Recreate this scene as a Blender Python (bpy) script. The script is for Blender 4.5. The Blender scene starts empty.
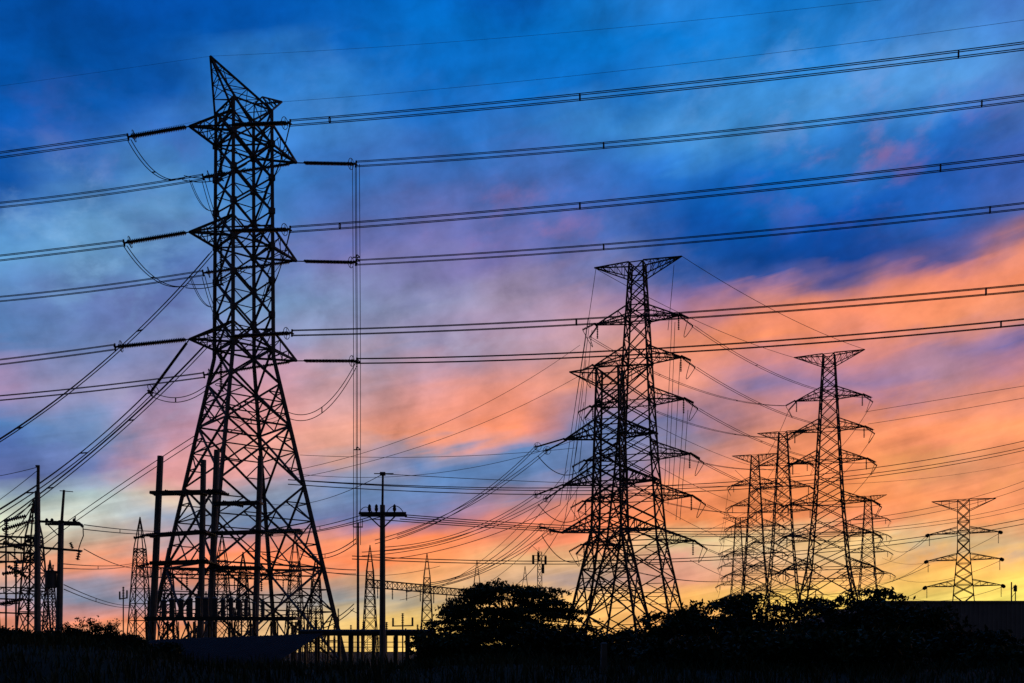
import bpy, math, random
from mathutils import Vector, Matrix
random.seed(11)
R = math.radians
scene = bpy.context.scene
COL = scene.collection

# ------------------------------------------------------------------ camera
FPX, CX, HY, ZC = 1024.0, 512.0, 652.0, 1.8
cam_data = bpy.data.cameras.new('camera')
cam = bpy.data.objects.new('camera', cam_data)
COL.objects.link(cam)
cam.location = (0, 0, ZC)
cam.rotation_euler = (R(90), 0, 0)
cam_data.sensor_width = 36
cam_data.lens = 36
cam_data.shift_y = (HY - 341.5) / 1024.0
cam_data.clip_start = .5
cam_data.clip_end = 9000
scene.camera = cam


def at(px, py, Y):
    """place of a point of the photograph at distance Y (metres)"""
    return Vector(((px - CX) / FPX * Y, Y, ZC + (HY - py) / FPX * Y))


def pix(p):
    return CX + FPX * p[0] / p[1], HY - FPX * (p[2] - ZC) / p[1]


# ------------------------------------------------------------------ sky
def lin(c):
    def f(v):
        v = v / 255.0
        return v / 12.92 if v <= .04045 else ((v + .055) / 1.055) ** 2.4
    return tuple(f(max(0, v)) for v in c)


SKX = [0, 85, 170, 256, 341, 427, 512, 597, 683, 768, 853, 939, 1024]
SKY = {
    0:   [(0,78,172),(0,70,160),(0,74,168),(0,82,180),(0,98,200),(0,106,208),(0,94,198),(10,116,214),(36,126,220),(10,116,214),(24,124,220),(56,124,214),(70,120,208)],
    43:  [(0,82,178),(0,74,164),(0,78,172),(0,84,182),(8,100,202),(0,108,208),(0,106,206),(0,114,214),(4,118,216),(30,128,220),(40,130,222),(70,140,226),(80,140,222)],
    85:  [(2,86,184),(2,84,178),(10,88,186),(38,116,206),(48,126,214),(8,108,208),(10,112,212),(10,108,206),(40,128,218),(60,142,226),(80,152,232),(86,152,230),(84,128,206)],
    128: [(6,86,184),(36,90,178),(52,110,198),(60,128,212),(64,130,214),(40,108,200),(48,116,208),(56,132,216),(70,146,226),(64,144,226),(50,128,218),(30,108,206),(60,100,192)],
    171: [(10,86,182),(50,105,190),(80,138,208),(60,126,208),(58,116,202),(66,110,196),(72,110,196),(52,112,202),(28,106,204),(8,106,206),(40,112,206),(30,92,192),(60,96,188)],
    213: [(60,112,190),(92,146,208),(100,150,210),(70,130,206),(80,112,192),(104,110,184),(86,108,188),(60,100,188),(8,90,190),(0,96,196),(10,88,190),(30,94,192),(80,100,180)],
    235: [(84,140,208),(106,158,216),(92,132,198),(84,122,198),(104,112,184),(116,114,182),(112,110,182),(80,110,192),(8,80,176),(0,76,172),(6,74,170),(44,84,172),(150,108,150)],
    256: [(100,160,222),(110,160,216),(84,116,186),(100,130,196),(124,118,182),(124,120,182),(134,120,180),(108,124,196),(20,80,168),(0,66,154),(6,66,156),(90,86,154),(230,138,128)],
    278: [(96,148,212),(102,140,200),(94,114,184),(112,144,204),(128,134,192),(134,134,188),(156,138,186),(142,130,184),(66,94,174),(40,78,160),(120,98,152),(236,136,120),(248,142,114)],
    299: [(92,136,200),(96,120,184),(104,116,184),(124,158,212),(134,150,200),(146,146,194),(172,150,188),(172,138,178),(136,108,168),(200,128,138),(226,134,122),(252,144,112),(246,148,124)],
    320: [(86,124,190),(100,124,190),(116,126,190),(134,152,204),(148,152,200),(154,146,192),(176,146,182),(188,142,170),(186,124,148),(240,140,122),(255,146,108),(248,148,118),(206,136,142)],
    342: [(90,130,196),(110,134,196),(126,138,194),(150,140,190),(164,160,200),(164,148,190),(176,142,176),(196,146,162),(232,142,126),(252,146,114),(232,138,126),(160,118,156),(120,106,172)],
    385: [(170,136,180),(150,146,196),(152,140,192),(198,142,170),(206,158,180),(226,152,162),(230,146,142),(232,150,142),(236,150,140),(140,118,168),(160,122,166),(170,126,160),(224,138,130)],
    427: [(84,128,196),(120,146,200),(190,140,176),(222,146,156),(226,158,160),(240,148,136),(246,140,112),(104,128,184),(130,124,176),(226,140,124),(250,150,110),(254,152,104),(255,156,104)],
    437: [(84,120,190),(118,142,198),(200,142,172),(224,150,157),(232,160,156),(250,152,130),(206,140,146),(104,128,186),(140,128,168),(236,142,114),(250,150,106),(252,150,104),(253,156,105)],
    457: [(86,108,178),(114,130,190),(212,148,168),(224,152,160),(202,156,164),(102,130,188),(96,130,190),(106,130,186),(190,134,146),(250,150,102),(254,150,98),(238,150,112),(248,152,106)],
    447: [(84,112,186),(112,136,194),(206,146,170),(226,154,158),(230,160,156),(160,142,166),(98,130,190),(104,128,186),(160,130,160),(244,148,108),(252,150,100),(248,150,108),(250,154,106)],
    470: [(92,104,170),(110,124,186),(220,150,164),(220,152,164),(150,150,184),(92,130,192),(98,130,190),(110,130,186),(224,140,132),(254,150,98),(254,150,96),(228,150,120),(244,152,108)],
    486: [(140,156,186),(150,164,196),(226,176,176),(176,160,184),(112,140,194),(104,132,192),(112,130,182),(170,130,152),(244,146,112),(255,150,94),(255,152,92),(244,154,108),(248,154,108)],
    500: [(190,206,200),(180,196,206),(226,196,190),(150,160,194),(112,136,190),(112,130,188),(180,132,156),(236,140,120),(254,148,100),(255,150,92),(255,152,92),(255,154,100),(252,156,108)],
    520: [(222,224,196),(210,216,205),(160,168,200),(112,136,184),(118,122,180),(150,122,166),(246,140,108),(255,142,104),(255,150,92),(255,152,94),(252,150,106),(246,160,116),(255,160,102)],
    542: [(220,190,176),(216,184,178),(186,150,170),(186,134,150),(250,146,112),(255,140,90),(236,142,116),(255,146,104),(230,206,170),(230,184,148),(238,190,140),(204,178,146),(206,164,136)],
    562: [(238,164,142),(248,152,124),(250,140,108),(255,140,92),(255,140,90),(255,150,92),(236,179,140),(240,186,150),(224,159,150),(226,173,146),(236,192,148),(255,179,96),(255,196,104)],
    582: [(190,160,170),(160,152,180),(210,146,146),(232,150,120),(214,160,144),(234,178,130),(206,164,146),(176,150,160),(224,151,138),(236,171,128),(252,182,110),(255,204,104),(255,216,114)],
    600: [(150,150,180),(144,150,184),(150,150,182),(180,160,170),(162,160,168),(184,164,150),(244,181,124),(244,185,130),(255,181,112),(255,205,112),(255,213,118),(255,221,128),(255,235,122)],
    622: [(236,146,126),(242,144,122),(252,148,112),(220,180,150),(240,196,136),(250,200,124),(255,194,120),(255,188,116),(255,176,104),(255,200,110),(255,208,112),(255,218,120),(255,230,120)],
    645: [(226,160,140),(236,164,136),(250,168,126),(240,190,140),(250,200,130),(255,204,124),(255,200,116),(255,190,108),(255,182,98),(255,196,104),(255,206,110),(255,214,114),(255,220,114)],
}
ROWS = sorted(SKY)


def grade(c):
    r, g, b = c
    y = .25 * r + .55 * g + .2 * b
    if b > r and b > g:                       # blues: a little deeper and greyer
        r, g, b = (y + (v - y) * .985 for v in (r, g, b))
        return (r * .96, g * .99, b * .95)
    if r > g and b > 110:                     # pinks lean to peach
        return (r, g * 1.02, b * .92)
    return c


def table(px, py):
    px = min(max(px, 0), 1024); py = min(max(py, 0), 645)
    i = max(k for k in range(len(SKX)) if SKX[k] <= px and k < len(SKX) - 1)
    j = max(k for k in range(len(ROWS)) if ROWS[k] <= py and k < len(ROWS) - 1)
    u = (px - SKX[i]) / (SKX[i+1] - SKX[i]); v = (py - ROWS[j]) / (ROWS[j+1] - ROWS[j])
    a, b = SKY[ROWS[j]], SKY[ROWS[j+1]]
    out = []
    for c in range(3):
        t = a[i][c] * (1-u) + a[i+1][c] * u
        s = b[i][c] * (1-u) + b[i+1][c] * u
        out.append(t * (1-v) + s * v)
    return grade(out)


SUN_EL, SUN_ROT = R(1.5), R(20)
world = bpy.data.worlds.new('World')
scene.world = world
world.use_nodes = True
NT = world.node_tree
NT.nodes.clear()
N = NT.nodes.new
L = NT.links.new


def math_node(op, a, b=None, clamp=False):
    n = N('ShaderNodeMath'); n.operation = op; n.use_clamp = clamp
    for k, v in enumerate((a, b)):
        if v is None: continue
        if isinstance(v, (int, float)): n.inputs[k].default_value = v
        else: L(v, n.inputs[k])
    return n.outputs[0]


def noise(vec, scale, detail, rough=.5, dist=0.):
    n = N('ShaderNodeTexNoise'); n.noise_dimensions = '3D'
    n.inputs['Scale'].default_value = scale
    n.inputs['Detail'].default_value = detail
    n.inputs['Roughness'].default_value = rough
    n.inputs['Distortion'].default_value = dist
    L(vec, n.inputs['Vector'])
    return n.outputs['Fac']


tc = N('ShaderNodeTexCoord')
sep = N('ShaderNodeSeparateXYZ'); L(tc.outputs['Generated'], sep.inputs[0])
az = math_node('ARCTAN2', sep.outputs[0], sep.outputs[1])
rad = math_node('SQRT', math_node('ADD', math_node('MULTIPLY', sep.outputs[0], sep.outputs[0]),
                                  math_node('MULTIPLY', sep.outputs[1], sep.outputs[1])))
el = math_node('ARCTAN2', sep.outputs[2], rad)
# cloud coordinates: along the streaks (which climb to the right) and across them
TILT = R(12)
along = math_node('ADD', math_node('MULTIPLY', az, math.cos(TILT)), math_node('MULTIPLY', el, math.sin(TILT)))
across = math_node('SUBTRACT', math_node('MULTIPLY', el, math.cos(TILT)), math_node('MULTIPLY', az, math.sin(TILT)))


def cloudvec(sa, sc, off):
    c = N('ShaderNodeCombineXYZ')
    L(math_node('MULTIPLY', along, sa), c.inputs[0])
    L(math_node('MULTIPLY', across, sc), c.inputs[1])
    c.inputs[2].default_value = off
    return c.outputs[0]


w1 = noise(cloudvec(4, 10, 1.3), 1.0, 3, .5)
w2 = noise(cloudvec(10, 24, 4.1), 1.0, 3, .5)
w3 = noise(cloudvec(7, 15, 7.7), 1.0, 4, .5)
w4 = noise(cloudvec(26, 44, 2.2), 1.0, 4, .55, .3)
lowf = math_node('MULTIPLY', math_node('SUBTRACT', .56, el), 1.6, True)     # the low streaks are thin
warp_e = math_node('ADD', math_node('MULTIPLY', math_node('SUBTRACT', w1, .5), .035),
                   math_node('ADD', math_node('MULTIPLY', math_node('SUBTRACT', w2, .5), .055),
                             math_node('MULTIPLY', math_node('SUBTRACT', w4, .5), .014)))
hfac = math_node('ADD', .35, math_node('MULTIPLY', el, 1.6))
d5 = noise(cloudvec(6, 60, 51.), 1.0, 3, .5, .4)
el2 = math_node('ADD', math_node('ADD', el, math_node('MULTIPLY', math_node('SUBTRACT', d5, .5), .026)), math_node('MULTIPLY', warp_e, hfac))
az2 = math_node('ADD', az, math_node('ADD', math_node('MULTIPLY', math_node('SUBTRACT', w3, .5), .08),
                                     math_node('MULTIPLY', math_node('SUBTRACT', w4, .5), .05)))
E0, E1 = R(-1), R(34)
fac_el = math_node('DIVIDE', math_node('SUBTRACT', el2, E0), E1 - E0, True)
prev = None
last_az = None
for px in SKX:
    a = math.atan((px - CX) / FPX)
    hyp = math.hypot(FPX, px - CX)
    ramp = N('ShaderNodeValToRGB')
    cr = ramp.color_ramp
    cr.interpolation = 'EASE' if False else 'LINEAR'
    stops = []
    for py in [690] + ROWS[::-1] + [-60]:
        e = math.atan((HY - py) / hyp)
        t = min(1, max(0, (e - E0) / (E1 - E0)))
        stops.append((t, lin(table(px, py)) + (1,)))
    cr.elements[0].position = 0; cr.elements[0].color = stops[0][1]
    cr.elements[1].position = 1; cr.elements[1].color = stops[-1][1]
    for p_, c_ in stops[1:-1]:
        e_ = cr.elements.new(p_); e_.color = c_
    L(fac_el, ramp.inputs[0])
    if prev is None:
        prev = ramp.outputs[0]
    else:
        mr = N('ShaderNodeMapRange'); mr.interpolation_type = 'SMOOTHSTEP'
        mr.inputs['From Min'].default_value = last_az - .01
        mr.inputs['From Max'].default_value = a + .01
        L(az2, mr.inputs['Value'])
        mx = N('ShaderNodeMix'); mx.data_type = 'RGBA'
        L(mr.outputs[0], mx.inputs['Factor'])
        L(prev, mx.inputs[6]); L(ramp.outputs[0], mx.inputs[7])
        prev = mx.outputs[2]
    last_az = a
# cloud texture: soft lumps, fine wisps
d1 = noise(cloudvec(9, 19, 11.), 1.0, 5, .55, .25)
d2 = noise(cloudvec(48, 90, 21.), 1.0, 3, .5, .6)
d3 = noise(cloudvec(22, 26, 31.), 1.0, 6, .58, .2)
d4 = noise(cloudvec(5, 95, 41.), 1.0, 4, .55, .5)
lowm = math_node('SUBTRACT', 1.0, math_node('MULTIPLY', el, 3.2), True)
streak = math_node('MULTIPLY', math_node('MULTIPLY', math_node('SUBTRACT', d4, .5), 1.1), lowm)
gain = math_node('ADD', math_node('ADD', 1.0, streak), math_node('ADD', math_node('MULTIPLY', math_node('SUBTRACT', d1, .5), .95),
                 math_node('ADD', math_node('MULTIPLY', math_node('SUBTRACT', d2, .5), .12),
                           math_node('MULTIPLY', math_node('SUBTRACT', d3, .5), .85))))
tint = N('ShaderNodeVectorMath'); tint.operation = 'SCALE'
L(prev, tint.inputs[0]); L(gain, tint.inputs['Scale'])
hue = noise(cloudvec(17, 30, 61.), 1.0, 6, .58, .15)
hm = N('ShaderNodeMapRange'); hm.interpolation_type = 'SMOOTHSTEP'
hm.inputs['From Min'].default_value = .46; hm.inputs['From Max'].default_value = .74
hm.inputs['To Max'].default_value = .5
L(hue, hm.inputs['Value'])


def bump_(v, c, w):
    return math_node('SUBTRACT', 1.0, math_node('MULTIPLY', math_node('ABSOLUTE', math_node('SUBTRACT', v, c)), 1 / w), True)


def patch(prev_out, col, c_az, w_az, c_el, w_el, strength):
    k = math_node('MULTIPLY', math_node('MULTIPLY', bump_(az, c_az, w_az), bump_(el, c_el, w_el)), hm.outputs[0])
    m = N('ShaderNodeMix'); m.data_type = 'RGBA'
    L(math_node('MULTIPLY', k, strength, True), m.inputs['Factor'])
    L(prev_out, m.inputs[6]); m.inputs[7].default_value = lin(col) + (1,)
    return m.outputs[2]


def dirof(px, py):
    return math.atan((px - CX) / FPX), math.atan((HY - py) / math.hypot(FPX, px - CX))


p_out = tint.outputs[0]
for (px, py, wx, wy, col, st) in ((880, 150, 150, 75, (186, 112, 152), .8), (520, 225, 130, 50, (170, 120, 170), 1.2), (110, 150, 110, 60, (84, 96, 180), 1.6),
                                  (90, 245, 150, 90, (136, 184, 230), 1.8), (320, 320, 90, 60, (150, 172, 214), 1.4), (800, 90, 190, 60, (110, 168, 236), 1.6),
                                  (330, 100, 120, 60, (76, 140, 216), 1.4), (450, 335, 120, 50, (184, 176, 206), 1.5), (140, 400, 110, 40, (176, 170, 200), 1.5), (950, 470, 160, 60, (255, 170, 96), 1.5),
                                  (900, 380, 170, 50, (150, 116, 160), 1.3), (800, 545, 300, 26, (222, 214, 180), 1.6), (990, 555, 120, 22, (170, 150, 150), 1.5)):
    a_, e_ = dirof(px, py)
    p_out = patch(p_out, col, a_, wx / FPX, e_, wy / FPX, st)
# the east, behind the viewer, is already dark
back = N('ShaderNodeMapRange'); back.interpolation_type = 'SMOOTHSTEP'
back.inputs['From Min'].default_value = .8
back.inputs['From Max'].default_value = 2.0
L(math_node('ABSOLUTE', az), back.inputs['Value'])
mxb = N('ShaderNodeMix'); mxb.data_type = 'RGBA'
L(back.outputs[0], mxb.inputs['Factor'])
L(p_out, mxb.inputs[6]); mxb.inputs[7].default_value = (.013, .016, .027, 1)
sky = N('ShaderNodeTexSky'); sky.sky_type = 'NISHITA'; sky.sun_disc = False
sky.sun_elevation = SUN_EL; sky.sun_rotation = SUN_ROT
bg_sky = N('ShaderNodeBackground'); bg_sky.inputs['Strength'].default_value = .08
L(sky.outputs[0], bg_sky.inputs['Color'])
bg_cloud = N('ShaderNodeBackground'); bg_cloud.inputs['Strength'].default_value = 1.0
L(mxb.outputs[2], bg_cloud.inputs['Color'])
mixs = N('ShaderNodeMixShader'); mixs.inputs[0].default_value = .985     # thick cloud cover
L(bg_sky.outputs[0], mixs.inputs[1]); L(bg_cloud.outputs[0], mixs.inputs[2])
wo = N('ShaderNodeOutputWorld'); L(mixs.outputs[0], wo.inputs[0])

sun_d = bpy.data.lights.new('sun', 'SUN')
sun_d.energy = .12; sun_d.angle = R(3); sun_d.color = (1, .62, .35)
sun = bpy.data.objects.new('sun', sun_d); COL.objects.link(sun)
sd = Vector((math.sin(SUN_ROT) * math.cos(SUN_EL), math.cos(SUN_ROT) * math.cos(SUN_EL), math.sin(SUN_EL)))
sun.rotation_euler = sd.to_track_quat('Z', 'Y').to_euler()

scene.view_settings.view_transform = 'Standard'
scene.view_settings.look = 'None'
scene.view_settings.exposure = 0


# ------------------------------------------------------------------ materials
def material(name, c1, c2, scale, rough=.8, metal=0., bump=0.):
    m = bpy.data.materials.new(name); m.use_nodes = True
    t = m.node_tree; b = t.nodes['Principled BSDF']
    co = t.nodes.new('ShaderNodeTexCoord')
    n = t.nodes.new('ShaderNodeTexNoise'); n.inputs['Scale'].default_value = scale
    n.inputs['Detail'].default_value = 5
    t.links.new(co.outputs['Object'], n.inputs['Vector'])
    r = t.nodes.new('ShaderNodeValToRGB')
    r.color_ramp.elements[0].position = .3; r.color_ramp.elements[1].position = .7
    r.color_ramp.elements[0].color = (*c1, 1); r.color_ramp.elements[1].color = (*c2, 1)
    t.links.new(n.outputs['Fac'], r.inputs[0]); t.links.new(r.outputs[0], b.inputs['Base Color'])
    b.inputs['Roughness'].default_value = rough; b.inputs['Metallic'].default_value = metal
    b.inputs['Specular IOR Level'].default_value = .12
    if bump:
        bp = t.nodes.new('ShaderNodeBump'); bp.inputs['Strength'].default_value = bump
        t.links.new(n.outputs['Fac'], bp.inputs['Height']); t.links.new(bp.outputs[0], b.inputs['Normal'])
    return m


M = dict(
    steel=material('weathered_steel', (.06, .065, .07), (.12, .12, .125), 1.5, .7),
    far_steel=material('far_steel', (.05, .05, .055), (.10, .095, .095), .6, .8),
    wire=material('aluminium_wire', (.05, .05, .055), (.08, .08, .08), 2., .75),
    porcelain=material('brown_porcelain', (.035, .025, .02), (.06, .045, .04), 3., .45),
    concrete=material('pole_concrete', (.16, .16, .165), (.24, .235, .23), 3., .9, 0, .2),
    galv=material('galvanised_fitting', (.08, .085, .09), (.14, .14, .145), 3., .6),
    tank=material('grey_tank_paint', (.11, .12, .13), (.16, .17, .18), 4., .6),
    sheet=material('corrugated_sheet', (.34, .31, .33), (.46, .42, .45), .7, .8),
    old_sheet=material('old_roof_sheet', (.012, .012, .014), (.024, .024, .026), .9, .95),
    wall=material('shed_wall', (.10, .10, .10), (.14, .14, .135), 1., .9),
    leaf=material('leaf', (.018, .035, .012), (.05, .08, .025), 1.3, .7),
    leaf2=material('leaf_dark', (.015, .028, .012), (.04, .06, .022), .9, .7),
    bark=material('bark', (.03, .024, .018), (.07, .055, .04), 4., .95),
    grass=material('tall_grass', (.02, .035, .012), (.06, .075, .03), .5, .9),
    soil=material('soil_and_grass', (.02, .024, .012), (.045, .045, .025), .25, 1.),
)


# ------------------------------------------------------------------ mesh collecting
class MB:
    def __init__(s): s.v = []; s.f = []

    def bar(s, p, q, w, w2=None, sides=4):
        p = Vector(p); q = Vector(q); w2 = w if w2 is None else w2
        d = q - p
        if d.length < 1e-5: return s
        d.normalize()
        a = d.cross(Vector((0, 0, 1)) if abs(d.z) < .93 else Vector((0, 1, 0))).normalized()
        b = d.cross(a)
        o = len(s.v)
        k = 1.18 if sides == 4 else 1.0
        for c, r in ((p, w * .5 * k), (q, w2 * .5 * k)):
            for i in range(sides):
                t = 2 * math.pi * (i + .5) / sides
                s.v.append(c + a * (r * math.cos(t)) + b * (r * math.sin(t)))
        for i in range(sides):
            j = (i + 1) % sides
            s.f.append((o + i, o + j, o + sides + j, o + sides + i))
        s.f.append(tuple(o + i for i in range(sides))[::-1])
        s.f.append(tuple(o + sides + i for i in range(sides)))
        return s

    def tube(s, pts, r, sides=5):
        o = len(s.v); n = len(pts)
        for k, p in enumerate(pts):
            d = (pts[min(k+1, n-1)] - pts[max(k-1, 0)]).normalized()
            a = d.cross(Vector((0, 0, 1)) if abs(d.z) < .95 else Vector((0, 1, 0))).normalized()
            b = d.cross(a)
            for i in range(sides):
                t = 2 * math.pi * i / sides
                s.v.append(p + a * (r * math.cos(t)) + b * (r * math.sin(t)))
        for k in range(n - 1):
            for i in range(sides):
                j = (i + 1) % sides
                s.f.append((o + k*sides + i, o + k*sides + j, o + (k+1)*sides + j, o + (k+1)*sides + i))
        return s

    def rings(s, p, q, prof, sides=10):
        """lathe along p-q; prof = [(t, radius)]"""
        p = Vector(p); q = Vector(q); d = (q - p).normalized()
        a = d.cross(Vector((0, 0, 1)) if abs(d.z) < .95 else Vector((0, 1, 0))).normalized()
        b = d.cross(a); o = len(s.v)
        for t, r in prof:
            c = p.lerp(q, t)
            for i in range(sides):
                g = 2 * math.pi * i / sides
                s.v.append(c + a * (r * math.cos(g)) + b * (r * math.sin(g)))
        for k in range(len(prof) - 1):
            for i in range(sides):
                j = (i + 1) % sides
                s.f.append((o + k*sides + i, o + k*sides + j, o + (k+1)*sides + j, o + (k+1)*sides + i))
        s.f.append(tuple(o + i for i in range(sides))[::-1])
        s.f.append(tuple(o + (len(prof)-1)*sides + i for i in range(sides)))
        return s

    def box(s, lo, hi):
        o = len(s.v)
        for z in (lo[2], hi[2]):
            for x, y in ((lo[0], lo[1]), (hi[0], lo[1]), (hi[0], hi[1]), (lo[0], hi[1])):
                s.v.append(Vector((x, y, z)))
        for f in ((3,2,1,0), (4,5,6,7), (0,1,5,4), (1,2,6,5), (2,3,7,6), (3,0,4,7)):
            s.f.append(tuple(o + i for i in f))
        return s

    def insulator(s, p, q, r, pitch=.17, sides=10):
        p = Vector(p); q = Vector(q); n = max(4, int((q - p).length / pitch))
        prof = [(0, r * .3)]
        for i in range(n):
            t0 = (i + .15) / n; t1 = (i + .55) / n; t2 = (i + .7) / n
            prof += [(t0, r * .38), (t1, r), (t2, r * .9), ((i + .78) / n, r * .38)]
        prof.append((1, r * .3))
        return s.rings(p, q, prof, sides)

    def obj(s, name, m, parent=None, off=None):
        me = bpy.data.meshes.new(name)
        v = [tuple(x - off) for x in s.v] if off is not None else [tuple(x) for x in s.v]
        me.from_pydata(v, [], s.f)
        me.materials.append(M[m]); me.update()
        o = bpy.data.objects.new(name, me); COL.objects.link(o)
        if parent is not None: o.parent = parent
        return o


def tag(o, label, cat, group=None, kind=None):
    o['label'] = label
    if cat: o['category'] = cat
    if group: o['group'] = group
    if kind: o['kind'] = kind
    return o


def thing(name, label, cat, loc=(0, 0, 0), rotz=0., group=None):
    o = bpy.data.objects.new(name, None); COL.objects.link(o)
    o.location = loc; o.rotation_euler = (0, 0, rotz); o.empty_display_size = .5
    return tag(o, label, cat, group)


def copy_tree(o, parent=None):
    c = o.copy(); COL.objects.link(c); c.parent = parent
    for ch in list(o.children): copy_tree(ch, c)
    return c


def setting(o):
    o['kind'] = 'structure'; return o


# ------------------------------------------------------------------ lattice pieces
def sq(h, z):
    return [Vector((-h, -h, z)), Vector((h, -h, z)), Vector((h, h, z)), Vector((-h, h, z))]


def xpanels(mb, levels, w, wh, sub=None, horiz=None, midh=0.):
    """X bracing on the four faces; levels = [(z, half)]; sub = indices of panels with redundant members"""
    for k in range(len(levels) - 1):
        (z0, h0), (z1, h1) = levels[k], levels[k+1]
        a, b = sq(h0, z0), sq(h1, z1)
        for i in range(4):
            j = (i + 1) % 4
            mb.bar(a[i], b[j], w); mb.bar(a[j], b[i], w)
            if horiz is None or k + 1 in horiz: mb.bar(b[i], b[j], wh)
            if midh:
                t_ = h0 / (h0 + h1)
                mb.bar(a[i].lerp(b[i], t_), a[j].lerp(b[j], t_), midh)
                mb.bar(a[i].lerp(b[j], t_ * .5), a[i].lerp(b[i], t_), midh)
            if sub and k in sub:
                c = (a[i] + b[j] + a[j] + b[i]) / 4
                # crossing point of the diagonals
                tt = h0 / (h0 + h1)
                c = a[i].lerp(b[j], tt)
                ws = w * .62
                for (lo, hi) in ((a[i], b[i]), (a[j], b[j])):
                    m = lo.lerp(hi, tt)
                    mb.bar(m, lo.lerp(c, .5), ws); mb.bar(m, hi.lerp(c, .5), ws)
                    mb.bar(m, c, ws)
                    mb.bar(lo.lerp(hi, tt * .5), lo.lerp(c, .5), ws * .9)
                    mb.bar(lo.lerp(hi, tt + (1-tt) * .5), hi.lerp(c, .5), ws * .9)
                if k and (horiz is None or k in horiz):
                    mb.bar(a[i].lerp(a[j], .5), a[i].lerp(c, .5), ws * .9)
                    mb.bar(a[i].lerp(a[j], .5), a[j].lerp(c, .5), ws * .9)


def crossarm(mb, side, half, z, rise, tip, w, wt, bays=2):
    """pyramid arm on the +u/-u side of a body of half-width `half`"""
    t = Vector((side * tip, 0, z))
    lo = [Vector((side * half, s * half, z)) for s in (-1, 1)]
    hi = [Vector((side * half, s * half, z + rise)) for s in (-1, 1)]
    for p in lo + hi: mb.bar(p, t, w)
    for k in range(1, bays + 1):
        f = (k - .0) / (bays + 1); g = (k - 1) / (bays + 1)
        for s in range(2):
            mb.bar(lo[s].lerp(t, f), hi[s].lerp(t, f), wt)
            mb.bar(lo[s].lerp(t, g), hi[s].lerp(t, f), wt)
        mb.bar(lo[0].lerp(t, f), lo[1].lerp(t, f), wt); mb.bar(hi[0].lerp(t, f), hi[1].lerp(t, f), wt)
        mb.bar(lo[0].lerp(t, g), lo[1].lerp(t, f), wt)
    mb.bar(lo[0], lo[1], w); mb.bar(hi[0], hi[1], w)
    return t


def legs(root, prof, w0, w1, m='steel'):
    for i in range(4):
        mb = MB(); n = len(prof) - 1
        for k in range(n):
            (z0, h0), (z1, h1) = prof[k], prof[k+1]
            fa = w0 + (w1 - w0) * k / n; fb = w0 + (w1 - w0) * (k + 1) / n
            mb.bar(sq(h0, z0)[i], sq(h1, z1)[i], fa, fb)
        mb.box(sq(prof[0][1], 0)[i] - Vector((.5, .5, .3)), sq(prof[0][1], 0)[i] + Vector((.5, .5, .25)))
        mb.obj('leg', m, root)


# ------------------------------------------------------------------ the tall pylon
BX, BY, BPHI = (243.8 - 512) / 1024 * 105, 105.0, R(40)


def bw(u, v, z):
    c, s = math.cos(BPHI), math.sin(BPHI)
    return Vector((BX + u * c - v * s, BY + u * s + v * c, z))


big = thing('transmission_pylon', 'tallest dark lattice pylon, slanted peak on top, left of the picture', 'pylon', (BX, BY, 0), BPHI)
HB = 2.08
LV = [53.8, 43.35, 32.75]
legs(big, [(0, 7.65), (32.0, HB + .12), (57.2, HB)], .42, .30)
mb = MB()


def hb(z): return 7.65 + (HB + .12 - 7.65) * z / 32.0 if z < 32 else HB


lower = [0, 10.4, 18.7, 24.9, 29.2, 32.75]
xpanels(mb, [(z, hb(z)) for z in lower], .22, .20, sub={0, 1, 2, 3}, horiz={1, 3, 5})
xpanels(mb, [(z, hb(z)) for z in (32.75, 36.3, 39.8, 43.35, 46.9, 50.3, 53.8, 57.2)], .2, .17,
        horiz={3, 6, 7}, midh=.1)
for z in LV:
    for dz in (0, 2.1):
        a = sq(hb(z + dz), z + dz); mb.bar(a[0], a[2], .16); mb.bar(a[1], a[3], .16)
# gusset plates at the nodes
for z in (32.75, 36.3, 39.8, 43.35, 46.9, 50.3, 53.8):
    for p in sq(hb(z), z): mb.box(p - Vector((.26, .26, .3)), p + Vector((.26, .26, .3)))
mb.obj('bracing', 'steel', big)
NT_, FT_ = [], []
for z in LV:
    mb = MB(); crossarm(mb, -1, hb(z), z, 2.1, 5.75, .23, .085); mb.obj('crossarm', 'steel', big)
    mb = MB(); crossarm(mb, 1, hb(z), z, 2.1, 6.0, .23, .085); mb.obj('crossarm', 'steel', big)
    NT_.append(bw(-5.75, 0, z)); FT_.append(bw(6.0, 0, z))
# slanted earth-wire peak and the stub arm beside it
mb = MB()
ap = Vector((-3.6, 0, 61.55))
base = [Vector((-HB, -HB, 55.7)), Vector((HB, -HB, 57.2)), Vector((HB, HB, 57.2)), Vector((-HB, HB, 55.7))]
for p in base: mb.bar(p, ap, .22)
for k in range(1, 5):
    f = k / 5; g = (k - 1) / 5
    q = [p.lerp(ap, f) for p in base]; o = [p.lerp(ap, g) for p in base]
    for i in range(4):
        j = (i + 1) % 4
        mb.bar(q[i], q[j], .07); mb.bar(o[i] if k % 2 else o[j], q[j] if k % 2 else q[i], .08)
mb.obj('earth_wire_peak', 'steel', big)
mb = MB()
ep = Vector((4.3, 0, 59.7))
e0 = [Vector((1.6, s * .9, 58.9)) for s in (-1, 1)]; e1 = [Vector((HB, s * HB, 57.2)) for s in (-1, 1)]
for i in range(2):
    mb.bar(e0[i], ep, .16); mb.bar(e1[i], ep, .16); mb.bar(e0[i], e1[i], .14)
    for f in (.25, .5, .75):
        mb.bar(e0[i].lerp(ep, f), e1[i].lerp(ep, f), .09); mb.bar(e0[i].lerp(ep, f - .25), e1[i].lerp(ep, f), .09)
mb.bar(e0[0], e0[1], .12)
mb.obj('stub_arm', 'steel', big)
PEAK, STUB = bw(*ap), bw(*ep)
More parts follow.
